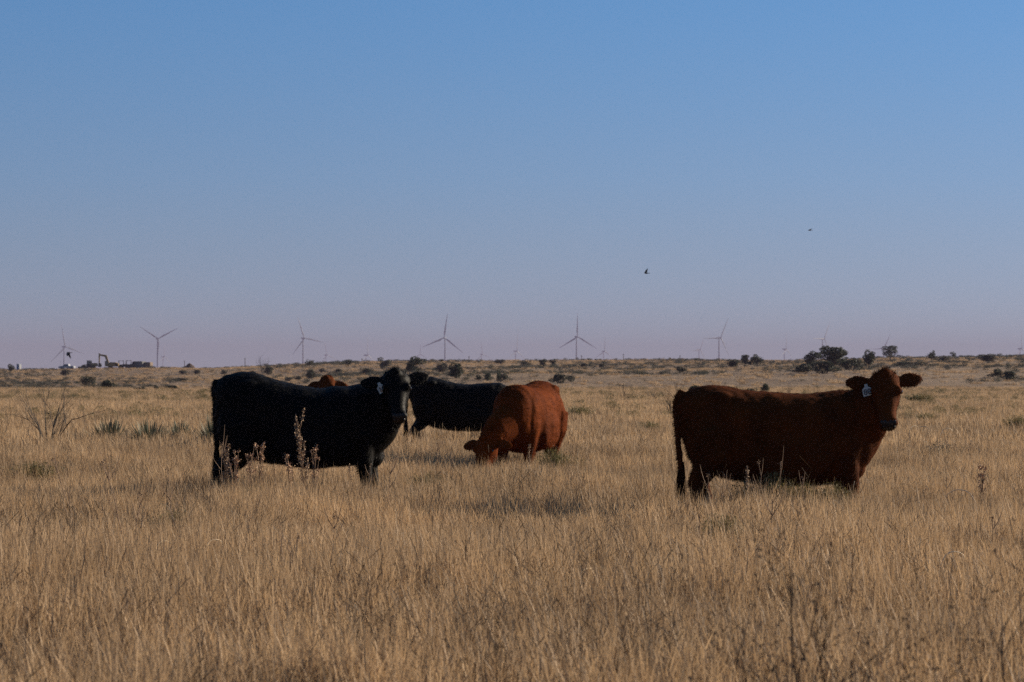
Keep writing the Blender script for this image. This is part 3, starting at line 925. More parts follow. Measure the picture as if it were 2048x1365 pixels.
leafy('shrub', 0, 645, 746, 18, 9, 'low grey shrub on the slope above the hidden red cow', 'shrub', 'grey_leaf')
leafy('shrub', 1, 676, 748, 14, 9, 'small blue green shrub right of the hidden red cow', 'shrub')
leafy('tree', 1, 697, 734, 20, 14, 'small sparse tree alone on the skyline between two shrubs', 'tree', 'leaf', thin=0.45)
leafy('shrub', 2, 733, 751, 25, 15, 'blue green shrub above the tagged ear of the left black cow', 'shrub')
leafy('tree', 2, 771, 743, 31, 27, 'grey green tree on the skyline behind the poll of the left black cow', 'tree', 'grey_leaf')
leafy('tree', 3, 830, 751, 40, 36, 'broad blue green tree right of the head of the left black cow', 'tree')
leafy('shrub', 3, 884, 747, 26, 21, 'grey shrub under the low flying bird', 'shrub', 'grey_leaf')
leafy('shrub', 4, 912, 757, 32, 30, 'large blue green shrub above the back of the rear black cow', 'shrub')
leafy('shrub', 0, 957, 762, 18, 11, 'dark shrub low on the slope, left one of a pair', 'shrub')
leafy('shrub', 1, 976, 763, 18, 15, 'dark shrub low on the slope, right one of a pair', 'shrub')
leafy('shrub', 2, 1001, 764, 22, 19, 'dark leaning shrub left of the back of the grazing red cow', 'shrub')
leafy('shrub', 3, 1000, 729, 22, 10, 'brown twiggy shrub on the skyline left of the turbine with a raised blade', 'shrub', 'grey_leaf', thin=0.6)
leafy('shrub', 4, 1050, 735, 24, 14, 'grey shrub on the crest above the grazing red cow', 'shrub', 'leaf', thin=0.5)
leafy('tree', 4, 1086, 736, 15, 16, 'small dark tree on the crest, left of two above the grazing cow', 'tree')
leafy('tree', 0, 1106, 734, 13, 15, 'small dark tree on the crest, right of two above the grazing cow', 'tree')
leafy('shrub', 1, 1117, 768, 28, 18, 'dark green shrub just right of the back of the grazing red cow', 'shrub')
leafy('shrub', 2, 1141, 765, 15, 14, 'small dark shrub beside the larger one right of the grazing cow', 'shrub')
leafy('shrub', 3, 1168, 736, 14, 9, 'small brown shrub under the turbine with a raised blade', 'shrub', 'grey_leaf')
leafy('shrub', 4, 1203, 736, 12, 8, 'tiny brown shrub on the crest right of the middle turbine', 'shrub', 'grey_leaf')
leafy('shrub', 0, 1362, 746, 32, 12, 'low grey shrub on the slope above the rump of the right cow', 'shrub')
leafy('shrub', 1, 1390, 776, 36, 30, 'leafy green shrub directly behind the rump of the right cow', 'shrub', Y=190)
leafy('shrub', 2, 1503, 776, 24, 15, 'low dark shrub behind the loin of the right cow', 'shrub', Y=260)
leafy('shrub', 3, 1531, 775, 18, 24, 'upright dark shrub behind the back of the right cow', 'shrub', Y=262)
leafy('shrub', 4, 1466, 735, 24, 15, 'low dark shrub at the left foot of the pair of crest trees', 'shrub')
leafy('tree', 1, 1490, 734, 18, 23, 'narrow dark tree, left of a pair on the crest', 'tree')
leafy('tree', 2, 1514, 734, 29, 24, 'round dark tree, right of a pair on the crest', 'tree')
leafy('tree', 3, 1626, 738, 36, 34, 'lopsided dark tree at the left end of the thicket behind the right cow', 'tree')
leafy('tree', 4, 1668, 741, 62, 46, 'largest dark tree of the thicket left of the head of the right cow', 'tree')
leafy('shrub', 0, 1606, 748, 44, 20, 'low dark shrub under the left end of the tree thicket', 'shrub')
leafy('shrub', 1, 1650, 748, 48, 24, 'wide dark shrub under the largest tree of the thicket', 'shrub')
leafy('shrub', 2, 1704, 742, 44, 26, 'dense dark shrub between the largest tree and the round tree', 'shrub')
leafy('tree', 0, 1738, 738, 30, 36, 'round dark tree above the ears of the right cow', 'tree')
leafy('tree', 1, 1781, 721, 34, 28, 'open crowned tree on the skyline above the head of the right cow', 'tree', thin=0.6)
leafy('tree', 2, 1863, 724, 17, 22, 'small upright tree on the skyline right of the right cow', 'tree')
leafy('shrub', 3, 1888, 724, 26, 11, 'low brown shrub on the skyline beside the small upright tree', 'shrub', 'grey_leaf', thin=0.7)
leafy('tree', 3, 1906, 716, 14, 12, 'tiny thin tree on the skyline near the right edge', 'tree', thin=0.4)
leafy('shrub', 4, 1975, 724, 34, 15, 'rounded grey shrub on the skyline near the right edge', 'shrub', 'grey_leaf')
leafy('shrub', 0, 1994, 757, 32, 18, 'dark shrub on the right slope, left one of two', 'shrub')
leafy('shrub', 1, 2020, 762, 36, 18, 'dark shrub on the right slope, right one of two', 'shrub')
leafy('shrub', 2, 1815, 733, 60, 10, 'long low dark shrub on the slope right of the head of the right cow', 'shrub')
leafy('shrub', 3, 752, 766, 22, 18, 'tan leafy shrub between the ear and poll of the left black cow', 'shrub', 'olive_blade', Y=300)

# bare twiggy shrubs
bt = empty('tree', ground_hit(527, 748), 0.4, (0, 0, 0))
sc_ = bt.location.y / FPX; bt.scale = (34 * sc_, 34 * sc_, 36 * sc_)
tag(bt, 'leafless tree on the skyline above the back of the left black cow', 'tree')
link('limbs', BARE[1], bt)
bare(0, 98, 905, 112, 140, 'bare branching shrub with dark stems at the left edge', Y=58)
bare(1, 1345, 842, 62, 78, 'bare twiggy shrub beside the rump of the right cow', Y=95)
bare(2, 1245, 806, 40, 40, 'bare twiggy shrub midway between the two red cows', Y=150)
bare(3, 1302, 800, 34, 34, 'small bare shrub left of the shrub at the rump of the right cow', Y=165)
bare(0, 1572, 790, 26, 30, 'bare shrub whose tips show over the back of the right cow', Y=200)
bare(1, 1634, 790, 20, 30, 'bare twigs showing over the withers of the right cow', Y=210)


# yuccas
def yucca(px, Y, w, h, label, seed, n=230):
    rs = np.random.default_rng(seed)
    p = on_ground(px, Y); sc = Y / FPX
    st = []
    for i in range(n):
        a = rs.random() * 6.283; e = rs.uniform(0.05, 1.15)
        L_ = rs.uniform(0.75, 1.05)
        d = np.array([math.cos(a) * math.sin(e), math.sin(a) * math.sin(e), math.cos(e)])
        ts = np.linspace(0, 1, 4)[:, None]
        st.append((np.array([0.03 * math.cos(a), 0.03 * math.sin(a), -0.02]) + d * ts * L_ * 0.6 + np.array([0, 0, -0.08]) * ts ** 2 * e, 0.028 * np.array([0.8, 1, 0.7, 0.1]), a + 1.57, rs.random()))
    o = link('yucca', ribbon_set(st, M['yucca_blade'], 'yucca'), None, p)
    o.scale = (w * sc * 1.85, w * sc * 1.85, h * sc * 1.85)
    return tag(o, label, 'yucca', 'yuccas in the field')


yucca(222, 60, 78, 60, 'spiky grey green yucca, leftmost of the row left of the black cow', 31)
yucca(300, 58, 84, 62, 'spiky grey green yucca, middle of the row left of the black cow', 32)
yucca(360, 60, 70, 54, 'spiky grey green yucca, third of the row left of the black cow', 33)
yucca(428, 57, 60, 74, 'spiky yucca half hidden behind the rump of the left black cow', 34)
yucca(478, 14.4, 150, 120, 'spiky dark green yucca in the grass of the left foreground', 35, 110)


# olive green forbs
def forb(px, Y, w, h, label, seed, mat='olive_blade', n=260):
    rs = np.random.default_rng(seed)
    p = on_ground(px, Y); sc = Y / FPX
    root = empty('forb', p, 0.0, (w * sc * 1.1, w * sc * 1.1, h * sc * 1.25))
    tag(root, label, 'plant', 'low green forbs in the grass')
    st, ends = [], []
    for i in range(n):
        a = rs.random() * 6.283; e = rs.uniform(0, 0.75) ** 0.8
        d = np.array([math.cos(a) * math.sin(e) * 0.75, math.sin(a) * math.sin(e) * 0.75, math.cos(e * 0.8)])
        L_ = rs.uniform(0.75, 1.05)
        ts = np.linspace(0, 1, 4)[:, None]
        pts = d * ts * L_ + rs.normal(0, 0.02, (4, 3))
        st.append((pts, 0.012 * np.array([1, 0.9, 0.7, 0.4]), rs.random() * 3.14, rs.random()))
        for q in range(6): ends.append(pts[-1] - d * rs.uniform(0, 0.45) + rs.normal(0, 0.035, 3))
    link('stem', ribbon_set(st, M[mat], 'forb_stems'), root)
    V, F, T = leaf_cards(np.array(ends), 0.022, rs)
    link('foliage', np_mesh('forb_leaves', V, F, M[mat], attr={'tint': T}), root)
    return root


fb = [(1492, 27.2, 70, 86, 'olive forb under the flank of the right cow'), (1548, 27.1, 84, 100, 'tallest olive forb under the belly of the right cow'), (1612, 27.0, 80, 84, 'olive forb under the rear chest of the right cow'),
      (1668, 27.1, 70, 82, 'olive forb against the front legs of the right cow'), (1720, 24.6, 90, 70, 'dark green forb in front of the front legs of the right cow'),
      (1108, 38.6, 60, 66, 'olive forb at the hind feet of the grazing red cow'), (1150, 39.0, 50, 50, 'small olive forb right of the grazing red cow'), (70, 36, 120, 54, 'wide olive forb in the grass near the left edge'),
      (510, 29.6, 76, 60, 'dark forb between the hind legs and belly of the left black cow'), (1300, 66, 50, 32, 'olive forb in open grass between the two red cows'),
      (1450, 21.5, 110, 90, 'brown green forb in the grass below the hind feet of the right cow'), (855, 33, 90, 56, 'brown green forb in the grass below the rear black cow'),
      (1160, 88, 60, 34, 'olive forb in the field right of the grazing cow'), (350, 24, 120, 66, 'large brown green forb in the grass below the left yuccas'),
      (1852, 82, 50, 28, 'olive forb in the field right of the muzzle of the right cow'), (2035, 70, 60, 38, 'olive forb at the right edge of the field'), (1840, 150, 70, 22, 'low olive forb far right behind the right cow')]
for i, (px, Y, w, h, lb) in enumerate(fb): forb(px, Y, w, h, lb, 600 + i)
for i, (px, Y, w, h, lb) in enumerate([(1960, 15.5, 170, 96, 'dark brown forb clump in the right foreground grass'), (1880, 44, 90, 52, 'grey brown tangle of weeds right of the chest of the right cow'), (335, 26, 100, 62, 'grey brown weed tangle in the left middle grass')]):
    forb(px, Y, w, h, lb, 640 + i, 'grey_leaf', 140)


# dry weeds standing above the grass
def weed(px, Y, h, kind, label, seed, lean=0.0):
    """kind: plume (branched seed spike), flower (bunch of dry heads), spike (single seed spike), stalk (bare forked stem)"""
    rs = np.random.default_rng(seed)
    p = on_ground(px, Y); sc = Y / FPX; Hh = h * sc * (0.86 if kind == 'flower' else 0.96)
    root = empty('dry_weed', p)
    tag(root, label, 'dry weed', 'dry weeds standing above the grass')
    st, hd = MB(), []
    main = [Vector((lean * Hh * (i / 6) ** 1.4 + rs.normal(0, 0.006), rs.normal(0, 0.006), Hh * i / 6)) for i in range(7)]
    st.tube(main, [0.0052 * (1 - 0.6 * i / 6) for i in range(7)], 5)

    def side_branch(i, up, ln):
        q = main[i]; a = rs.random() * 6.283
        d = Vector((math.cos(a), math.sin(a) * 0.6, up)).normalized()
        pts = [q, q + d * ln * 0.5, q + d * ln * 0.8 + Vector((0, 0, ln * 0.2)), q + d * ln + Vector((0, 0, ln * 0.45))]
        st.tube(pts, [0.003, 0.0026, 0.002, 0.0012], 4)
        return pts
    if kind == 'plume':
        for b_ in range(11):
            pts = side_branch(rs.integers(2, 6), 3.4, rs.uniform(0.10, 0.2) * Hh)
            for t in range(60): hd.append(pts[1].lerp(pts[3], rs.random()) + Vector(rs.normal(0, 0.010, 3)))
        for t in range(380):
            k_ = rs.uniform(3.2, 6); i_ = min(5, int(k_)); hd.append(main[i_].lerp(main[i_ + 1], k_ - i_) + Vector(rs.normal(0, 0.017 * (1.25 - (k_ - 3.2) / 2.8), 3)))
        size, mt = 0.0085, 'weed_head'
    elif kind == 'flower':
        for b_ in range(14):
            pts = side_branch(rs.integers(3, 6), 3.2, rs.uniform(0.14, 0.24) * Hh)
            q = pts[-1]
            for t in range(16): hd.append(q + Vector(rs.normal(0, 0.011, 3)))
        for t in range(40): hd.append(main[-1] + Vector(rs.normal(0, 0.012, 3)))
        size, mt = 0.0085, 'weed_flower'
    elif kind == 'spike':
        for t in range(150):
            k_ = rs.uniform(3.6, 6); i_ = min(5, int(k_)); hd.append(main[i_].lerp(main[i_ + 1], k_ - i_) + Vector(rs.normal(0, 0.009, 3)))
        size, mt = 0.008, 'weed_head'
    else:
        for b_ in range(5): side_branch(rs.integers(2, 6), 1.4, rs.uniform(0.15, 0.3) * Hh)
        for t in range(24): hd.append(main[-1] + Vector(rs.normal(0, 0.012, 3)))
        size, mt = 0.006, 'weed'
    st.build('stem', M['weed'], root)
    V, F, T = leaf_cards(np.array([tuple(v) for v in hd]), size, rs)
    tag(link('seed_head', np_mesh('weed_heads', V, F, M[mt]), root), kind='stuff')
    return root


WD = [(612, 29.4, 228, 'plume', 'tall branched seed plume standing before the belly of the left black cow', -0.09), (577, 29.5, 138, 'flower', 'dry weed with pinkish heads left of the tall seed plume', 0.0),
      (626, 29.3, 158, 'flower', 'dry weed with pale heads right of the tall seed plume', 0.04), (500, 29.6, 158, 'flower', 'bushy dry weed before the flank of the left black cow', 0.02), (517, 29.7, 160, 'flower', 'second bushy dry weed before the flank of the left black cow', 0.04),
      (452, 29.5, 152, 'plume', 'brown seed spike before the hind legs of the left black cow', 0.02), (466, 29.4, 150, 'flower', 'forked dry weed before the hind legs of the left black cow', 0.03), (447, 29.4, 166, 'stalk', 'thin pale stalk at the rump edge of the left black cow', -0.03),
      (700, 29.5, 124, 'spike', 'short seed spike before the front legs of the left black cow', 0.0), (780, 26, 170, 'stalk', 'thin dark stalk right of the front legs of the left black cow', 0.0), (735, 29.6, 122, 'stalk', 'forked stem before the chest of the left black cow', 0.05),
      (1494, 25.9, 158, 'spike', 'brown seed spike before the flank of the right cow', 0.0), (1521, 25.8, 166, 'stalk', 'bare stem before the belly of the right cow', -0.02), (1556, 25.8, 162, 'stalk', 'forked grey stem before the mid belly of the right cow', 0.03),
      (1606, 25.9, 132, 'stalk', 'short bare stem before the belly of the right cow', 0.0), (1712, 25.7, 124, 'stalk', 'crooked pale stem before the front legs of the right cow', 0.05), (1425, 25.7, 140, 'stalk', 'bent stem before the hind legs of the right cow', -0.06), (1444, 25.8, 142, 'stalk', 'knobbed stem between the hind legs of the right cow', 0.03),
      (1896, 26.5, 120, 'stalk', 'dark upright stalk in the grass right of the right cow', -0.02), (1852, 26.2, 100, 'stalk', 'leaning stalk nearest the chest of the right cow', -0.05), (1960, 27.5, 130, 'flower', 'dark headed weed in the grass at the far right', 0.05), (1925, 41, 95, 'stalk', 'slanting stem in the weed tangle on the right', 0.25), (1886, 41, 90, 'stalk', 'arched stem in the weed tangle on the right', 0.1),
      (160, 23.5, 200, 'stalk', 'dark leaning stem in the left grass below the yuccas', -0.28), (262, 21, 235, 'stalk', 'long dark crossing stem in the left grass', -0.25), (268, 20.6, 180, 'stalk', 'dark upright stem beside the crossing stem in the left grass', 0.06), (352, 23, 185, 'stalk', 'pale stem in the brush left below the black cow', -0.1),
      (312, 57.5, 112, 'stalk', 'dried flower stalk rising from the middle yucca', 0.05), (665, 19.5, 160, 'stalk', 'pale forked stem in the grass below the left black cow', 0.03), (545, 15.8, 200, 'stalk', 'dark branching stem in the left foreground right of the yucca', 0.25),
      (870, 38, 100, 'stalk', 'dark weed in front of the rear black cow', 0.05), (900, 37, 92, 'stalk', 'small dark weed left of the head of the grazing cow', 0.0), (842, 37, 88, 'stalk', 'dark weed below the tail of the rear black cow', -0.05),
      (1060, 38.4, 96, 'spike', 'pale seed stem before the front feet of the grazing cow', -0.03), (1398, 20, 150, 'stalk', 'dark branching stem below the tail of the right cow', 0.0), (1540, 19.5, 190, 'stalk', 'tall thin stalk in the grass below the belly of the right cow', 0.03), (1622, 14.5, 150, 'stalk', 'thin dark upright stalk in the lower right foreground', 0.0),
      (80, 16.5, 130, 'stalk', 'thin dark stalk in the lower left foreground', 0.1), (1990, 20, 140, 'stalk', 'brown stalk in the grass at the lower right edge', -0.05)]
for i, (px, Y, h, kd, lb, ln) in enumerate(WD): weed(px, Y, h, kd, lb, 700 + i, ln)

# pale curled grass seed stalks
CURL = [(950, 1142, 16.2, 48, 'pale curled straw arching in the middle foreground'), (1073, 1226, 14.8, 32, 'short pale curled straw above the cream seed cluster'), (1176, 1138, 16.5, 26, 'steep pale bent straw right of the middle foreground'), (990, 1262, 14.4, 40, 'drooping pale straw left of the cream seed cluster'),
        (328, 1083, 18, 26, 'pale curled straw in the left foreground, left of a pair'), (430, 1080, 18, 30, 'pale curled straw in the left foreground, right of a pair'), (1920, 980, 21, 54, 'long pale drooping straw low on the right'), (1910, 1104, 17, 50, 'pale drooping straw in the right foreground'),
        (1830, 852, 32, 18, 'small curled straw right of the chest of the right cow, first of three'), (1848, 853, 32, 16, 'small curled straw right of the chest of the right cow, second of three'), (1896, 857, 32, 26, 'small curled straw right of the chest of the right cow, third of three')]
for i, (px, py, Y, w, lb) in enumerate(CURL):
    rs = np.random.default_rng(900 + i); sc = Y / FPX
    c = at(px, py, Y); z0 = h1(c.x, c.y); s_ = 1 if i % 3 else -1
    top = c.z - z0; W_ = w * sc
    pts = [Vector((-s_ * W_ * 0.75, 0, 0)), Vector((-s_ * W_ * 0.72, 0, top * 0.5)), Vector((-s_ * W_ * 0.6, 0, top - W_ * 0.55))]
    for k in range(9):
        a = math.pi * (0.93 - 0.82 * k / 8)
        pts.append(Vector((s_ * W_ * 0.5 * math.cos(a), 0.01 * k, top - W_ * 0.42 + W_ * 0.42 * math.sin(a))))
    mb = MB(); mb.tube(pts, [0.0015] * 3 + [0.0032] * 7 + [0.0026, 0.0012], 5)
    o = mb.build('curled_straw', M['pale_straw']); o.location = (c.x, c.y, z0)
    tag(o, lb, 'straw', 'pale curled straws')

# cream seed cluster
rs = np.random.default_rng(77); p = on_ground(1053, 14.6); cz = at(1053, 1288, 14.6).z - p.z
root = empty('seed_cluster', p); tag(root, 'cream coloured dry seed cluster standing in the middle foreground grass', 'seed head')
mb = MB(); mb.tube([(0, 0, 0), (0.004, 0, cz * 0.6), (0, 0, cz + 0.03)], [0.004, 0.0035, 0.002], 5); mb.build('stem', M['weed'], root)
pts = np.stack([rs.normal(0, 0.021, 420), rs.normal(0, 0.018, 420), cz + rs.uniform(-0.062, 0.055, 420)], -1)
V, F, T = leaf_cards(pts, 0.009, rs); link('seed_head', np_mesh('seed_cluster', V, F, M['pale_straw']), root)


# blurred brush close to the camera
def near_brush(px, Y, top_y, w, label, seed, n=5):
    rs = np.random.default_rng(seed); p = on_ground(px, Y); top = at(px, top_y, Y).z - p.z
    root = empty('brush', p); tag(root, label, 'brush', 'out of focus brush near the camera')
    mb, ends = MB(), []
    for i in range(n):
        twigs(mb, rs, Vector((rs.normal(0, 0.04), rs.normal(0, 0.04), 0)), Vector((rs.normal(0, 0.38), rs.normal(0, 0.3), 1)).normalized(), top * rs.uniform(0.42, 0.56), 0.009, 3, 0.45, 4, (2, 3), ends)
    mb.build('stem', M['brush'], root)
    P_ = np.array([tuple(e) for e in ends]); P_ = np.repeat(P_, 5, 0) + rs.normal(0, 0.02, (len(P_) * 5, 3))
    V, F, T = leaf_cards(P_, 0.0055, rs); link('foliage', np_mesh('brush_leaves', V, F, M['brush']), root)


near_brush(1640, 7.6, 1150, 300, 'blurred brown brush in the right foreground, close to the camera', 41, 6)
near_brush(2058, 7.8, 1100, 200, 'blurred brown brush at the right edge, close to the camera', 42, 4)

# scrub of the far slope: uncountable tufts
src = []
for k in range(4):
    V, F, T, st = BUSH[k]
    m_ = 260
    src.append(bpy.data.objects.new('s%02d' % k, np_mesh('scrub', V[:4 * m_], F[:m_], M['grey_leaf'] if k % 2 else M['leaf'], attr={'tint': T[:4 * m_]})))
for k in range(3): src.append(clump('s%02d' % (4 + k), 60, 60, 0.8, 0.55, 0.05, 3, M['straw'], np.random.default_rng(800 + k)))
n = 26000
Yp = 330 + (RIDGE + 20 - 330) * np.sqrt(rng.random(n)); Xp = rng.uniform(-1, 1, n) * (0.20 * Yp + 12)
dens = vnoise(Xp / 30, Yp / 55, 31) + 0.7 * vnoise(Xp / 11, Yp / 26, 32)
band = np.exp(-((Yp - 420) / 110.0) ** 2) * sstep(10, -10, Xp)
shr = rng.random(n) < np.clip(0.12 + 1.5 * dens + 0.75 * band, 0.02, 0.95)
keep = shr | (rng.random(n) < 0.45)
Xp, Yp, shr = Xp[keep], Yp[keep], shr[keep]; n = len(Xp)
idx = np.where(shr, rng.integers(0, 4, n), rng.integers(4, 7, n))
w_ = np.where(shr, rng.uniform(0.6, 2.0, n) ** 1.25, rng.uniform(0.6, 1.3, n)); h_ = np.where(shr, w_ * rng.uniform(0.22, 0.5, n), rng.uniform(0.5, 0.9, n))
scatter('scrub', np.stack([Xp, Yp, height(Xp, Yp) - 0.02], -1), rng.uniform(0, 6.28, n), np.stack([w_, w_, h_], -1), idx, src, 'low dark scrub and bunch grass on the far slope', 'scrub')
# low olive tussocks of the middle field: uncountable
src = []
for k in range(3):
    rs = np.random.default_rng(1300 + k)
    lobes = [((rs.normal(0, 0.16), rs.normal(0, 0.16), rs.uniform(0.2, 0.6)), (rs.uniform(0.15, 0.3), rs.uniform(0.15, 0.3), rs.uniform(0.2, 0.4))) for _ in range(7)]
    V, F, T = leaf_cards(crown_points(rs, lobes, 1500), 0.016, rs)
    m_ = len(F)
    src.append(bpy.data.objects.new('t%02d' % k, np_mesh('tussock', V[:4 * m_], F[:m_], M['olive_blade'], attr={'tint': T[:4 * m_]})))
n = 1200
Yp = 75 + 260 * rng.random(n) ** 0.8; Xp = rng.uniform(-1, 1, n) * (0.19 * Yp + 3)
keep = vnoise(Xp / 16, Yp / 24, 41) > -0.08
Xp, Yp = Xp[keep], Yp[keep]; n = len(Xp)
w_ = rng.uniform(0.5, 1.3, n) * (0.7 + Yp / 250)
scatter('ground_cover', np.stack([Xp, Yp, height(Xp, Yp) + 0.05], -1), rng.uniform(0, 6.28, n), np.stack([w_, w_, rng.uniform(0.42, 0.72, n)], -1), rng.integers(0, 3, n), src, 'low olive and brown tussocks scattered over the middle field', 'ground cover')


# ------------------------------------------------------------------ machines on the ridge
M['yellow'] = plain('yellow', (0.26, 0.165, 0.05), (0.17, 0.105, 0.03), 0.5, 1.5)
M['dark_steel'] = plain('dark_steel', (0.035, 0.033, 0.035), (0.02, 0.019, 0.02), 0.6, 2)
M['rubber'] = plain('rubber', (0.022, 0.021, 0.02), rough=0.85)
M['glass'] = plain('glass', (0.03, 0.035, 0.04), rough=0.1, spec=0.7)
M['white_paint'] = plain('white_paint', (0.34, 0.34, 0.35), (0.26, 0.26, 0.27), 0.4, 1)  # real paint on pickup and roof; also colours the toilet's side as sunlit
M['silver'] = plain('silver', (0.36, 0.36, 0.38), (0.28, 0.28, 0.30), 0.35, 1)
M['grey_box'] = plain('grey_box', (0.10, 0.10, 0.10), (0.07, 0.07, 0.07), 0.6, 1)
M['tan_box'] = plain('tan_box', (0.17, 0.11, 0.07), (0.12, 0.08, 0.05), 0.7, 1)
M['toilet_blue'] = plain('toilet_blue', (0.10, 0.20, 0.34), (0.07, 0.15, 0.27), 0.5, 1)
M['dirt'] = plain('dirt', (0.075, 0.045, 0.032), (0.045, 0.028, 0.02), 0.95, 1.2, 0.6)
M['pole_wood'] = plain('pole_wood', (0.10, 0.075, 0.055), rough=0.9)
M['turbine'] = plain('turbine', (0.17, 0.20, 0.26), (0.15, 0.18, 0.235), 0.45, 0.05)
M['feather'] = plain('feather', (0.018, 0.016, 0.016), (0.010, 0.009, 0.009), 0.6, 12)
YM = RIDGE - 60.0
PXM = YM / FPX             # metres per picture pixel on the crest


def wheel(parent, x, y_, r, w, hubmat):
    mb = MB(); mb.tube([(x, y_ - w / 2, r), (x, y_ - w / 4, r), (x, y_ + w / 4, r), (x, y_ + w / 2, r)], [r * 0.9, r, r, r * 0.9], 18)
    t = mb.build('wheel', M['rubber'], parent)
    mb = MB(); mb.tube([(x, y_ - w / 2 - 0.03, r), (x, y_ + w / 2 + 0.03, r)], r * 0.5, 12); mb.build('rim', M[hubmat], t)


def bar(mb, a, b_, w0, w1, th):
    """a tapered beam in the x-z plane"""
    a, b_ = Vector(a), Vector(b_); d = (b_ - a).normalized(); nrm_ = Vector((-d.z, 0, d.x))
    vs = []
    for s_ in (-th / 2, th / 2):
        vs += [a + nrm_ * w0 / 2 + Vector((0, s_, 0)), a - nrm_ * w0 / 2 + Vector((0, s_, 0)), b_ - nrm_ * w1 / 2 + Vector((0, s_, 0)), b_ + nrm_ * w1 / 2 + Vector((0, s_, 0))]
    mb.add(vs, [(0, 1, 2, 3), (7, 6, 5, 4), (0, 4, 5, 1), (1, 5, 6, 2), (2, 6, 7, 3), (3, 7, 4, 0)])


def part(parent, name, mat, fn):
    mb = MB(); fn(mb); return mb.build(name, M[mat], parent)


def excavator(px):
    r = empty('excavator', on_ground(px, YM)); tag(r, 'yellow tracked excavator with its arm raised among the machines on the ridge', 'excavator')
    for s_ in (-1, 1):
        def trk(mb, s_=s_):
            prof = [(-2.3, 0.45), (-2.0, 0.05), (2.0, 0.05), (2.3, 0.45), (2.0, 0.9), (-2.0, 0.9)]
            mb.loft([[Vector((x, s_ * 1.2 + o, z)) for x, z in prof] for o in (-0.3, 0.3)])
        part(r, 'track', 'dark_steel', trk)
    part(r, 'turntable', 'dark_steel', lambda mb: mb.tube([(0, 0, 0.8), (0, 0, 1.15)], 0.8, 14))
    part(r, 'housing', 'yellow', lambda mb: (mb.box((0.7, 0, 1.75), (3.4, 2.6, 1.2)), mb.box((0.9, 0, 2.45), (2.2, 2.2, 0.3))))
    part(r, 'counterweight', 'yellow', lambda mb: mb.tube([(2.3, -1.3, 1.75), (2.3, 1.3, 1.75)], 0.62, 12))
    c = part(r, 'cab', 'yellow', lambda mb: mb.box((-1.1, -0.75, 2.15), (1.4, 1.0, 1.9), taper=0.9))
    part(c, 'window', 'glass', lambda mb: (mb.box((-1.1, -1.2, 2.4), (1.0, 0.16, 0.9)), mb.box((-1.74, -0.75, 2.4), (0.16, 0.8, 0.9))))
    part(r, 'boom', 'yellow', lambda mb: (bar(mb, (-0.6, 0.3, 1.7), (-1.7, 0.3, 4.9), 0.55, 0.75, 0.5), bar(mb, (-1.55, 0.3, 4.75), (-4.0, 0.3, 5.2), 0.75, 0.45, 0.46)))
    part(r, 'arm', 'yellow', lambda mb: bar(mb, (-3.85, 0.3, 5.7), (-3.9, 0.3, 2.4), 0.5, 0.35, 0.4))
    part(r, 'ram', 'silver', lambda mb: mb.tube([(-0.9, 0.75, 2.0), (-1.9, 0.75, 4.2)], 0.09, 8))
    part(r, 'bucket', 'dark_steel', lambda mb: mb.loft([[Vector((x, 0.3 + o, z)) for x, z in ((-4.1, 2.4), (-3.3, 2.2), (-3.0, 1.5), (-3.4, 0.9), (-4.2, 1.0))] for o in (-0.6, 0.6)]))


def wheel_loader(px):
    r = empty('wheel_loader', on_ground(px, YM)); tag(r, 'dark wheel loader with its bucket down, left end of the machine row', 'loader')
    for x in (-1.7, 1.5):
        for y_ in (-1.05, 1.05): wheel(r, x, y_, 0.82, 0.6, 'yellow')
    part(r, 'chassis', 'dark_steel', lambda mb: mb.box((0.0, 0, 1.1), (4.4, 1.2, 0.7)))
    part(r, 'engine_hood', 'yellow', lambda mb: mb.box((1.9, 0, 1.9), (2.2, 1.6, 1.1), taper=0.92))
    c = part(r, 'cab', 'dark_steel', lambda mb: (mb.box((0.1, 0, 1.75), (1.5, 1.5, 0.7)), mb.box((0.1, 0, 3.25), (1.7, 1.6, 0.16)), *[mb.box((0.1 + a * 0.68, b_ * 0.66, 2.6), (0.12, 0.12, 1.2)) for a in (-1, 1) for b_ in (-1, 1)]))
    part(c, 'window', 'glass', lambda mb: mb.box((0.1, 0, 2.62), (1.26, 1.22, 1.05)))
    for s_ in (-1, 1):
        part(r, 'lift_arm', 'yellow', lambda mb, s_=s_: (bar(mb, (-0.6, s_ * 0.6, 1.9), (-2.2, s_ * 0.6, 1.6), 0.35, 0.35, 0.2), bar(mb, (-2.1, s_ * 0.6, 1.65), (-3.3, s_ * 0.6, 0.6), 0.35, 0.25, 0.2)))
    part(r, 'bucket', 'dark_steel', lambda mb: mb.loft([[Vector((x, o, z)) for x, z in ((-3.2, 1.3), (-3.1, 0.3), (-3.6, 0.08), (-4.5, 0.12), (-4.4, 0.3), (-3.7, 0.5), (-3.6, 1.2))] for o in (-1.35, 1.35)]))


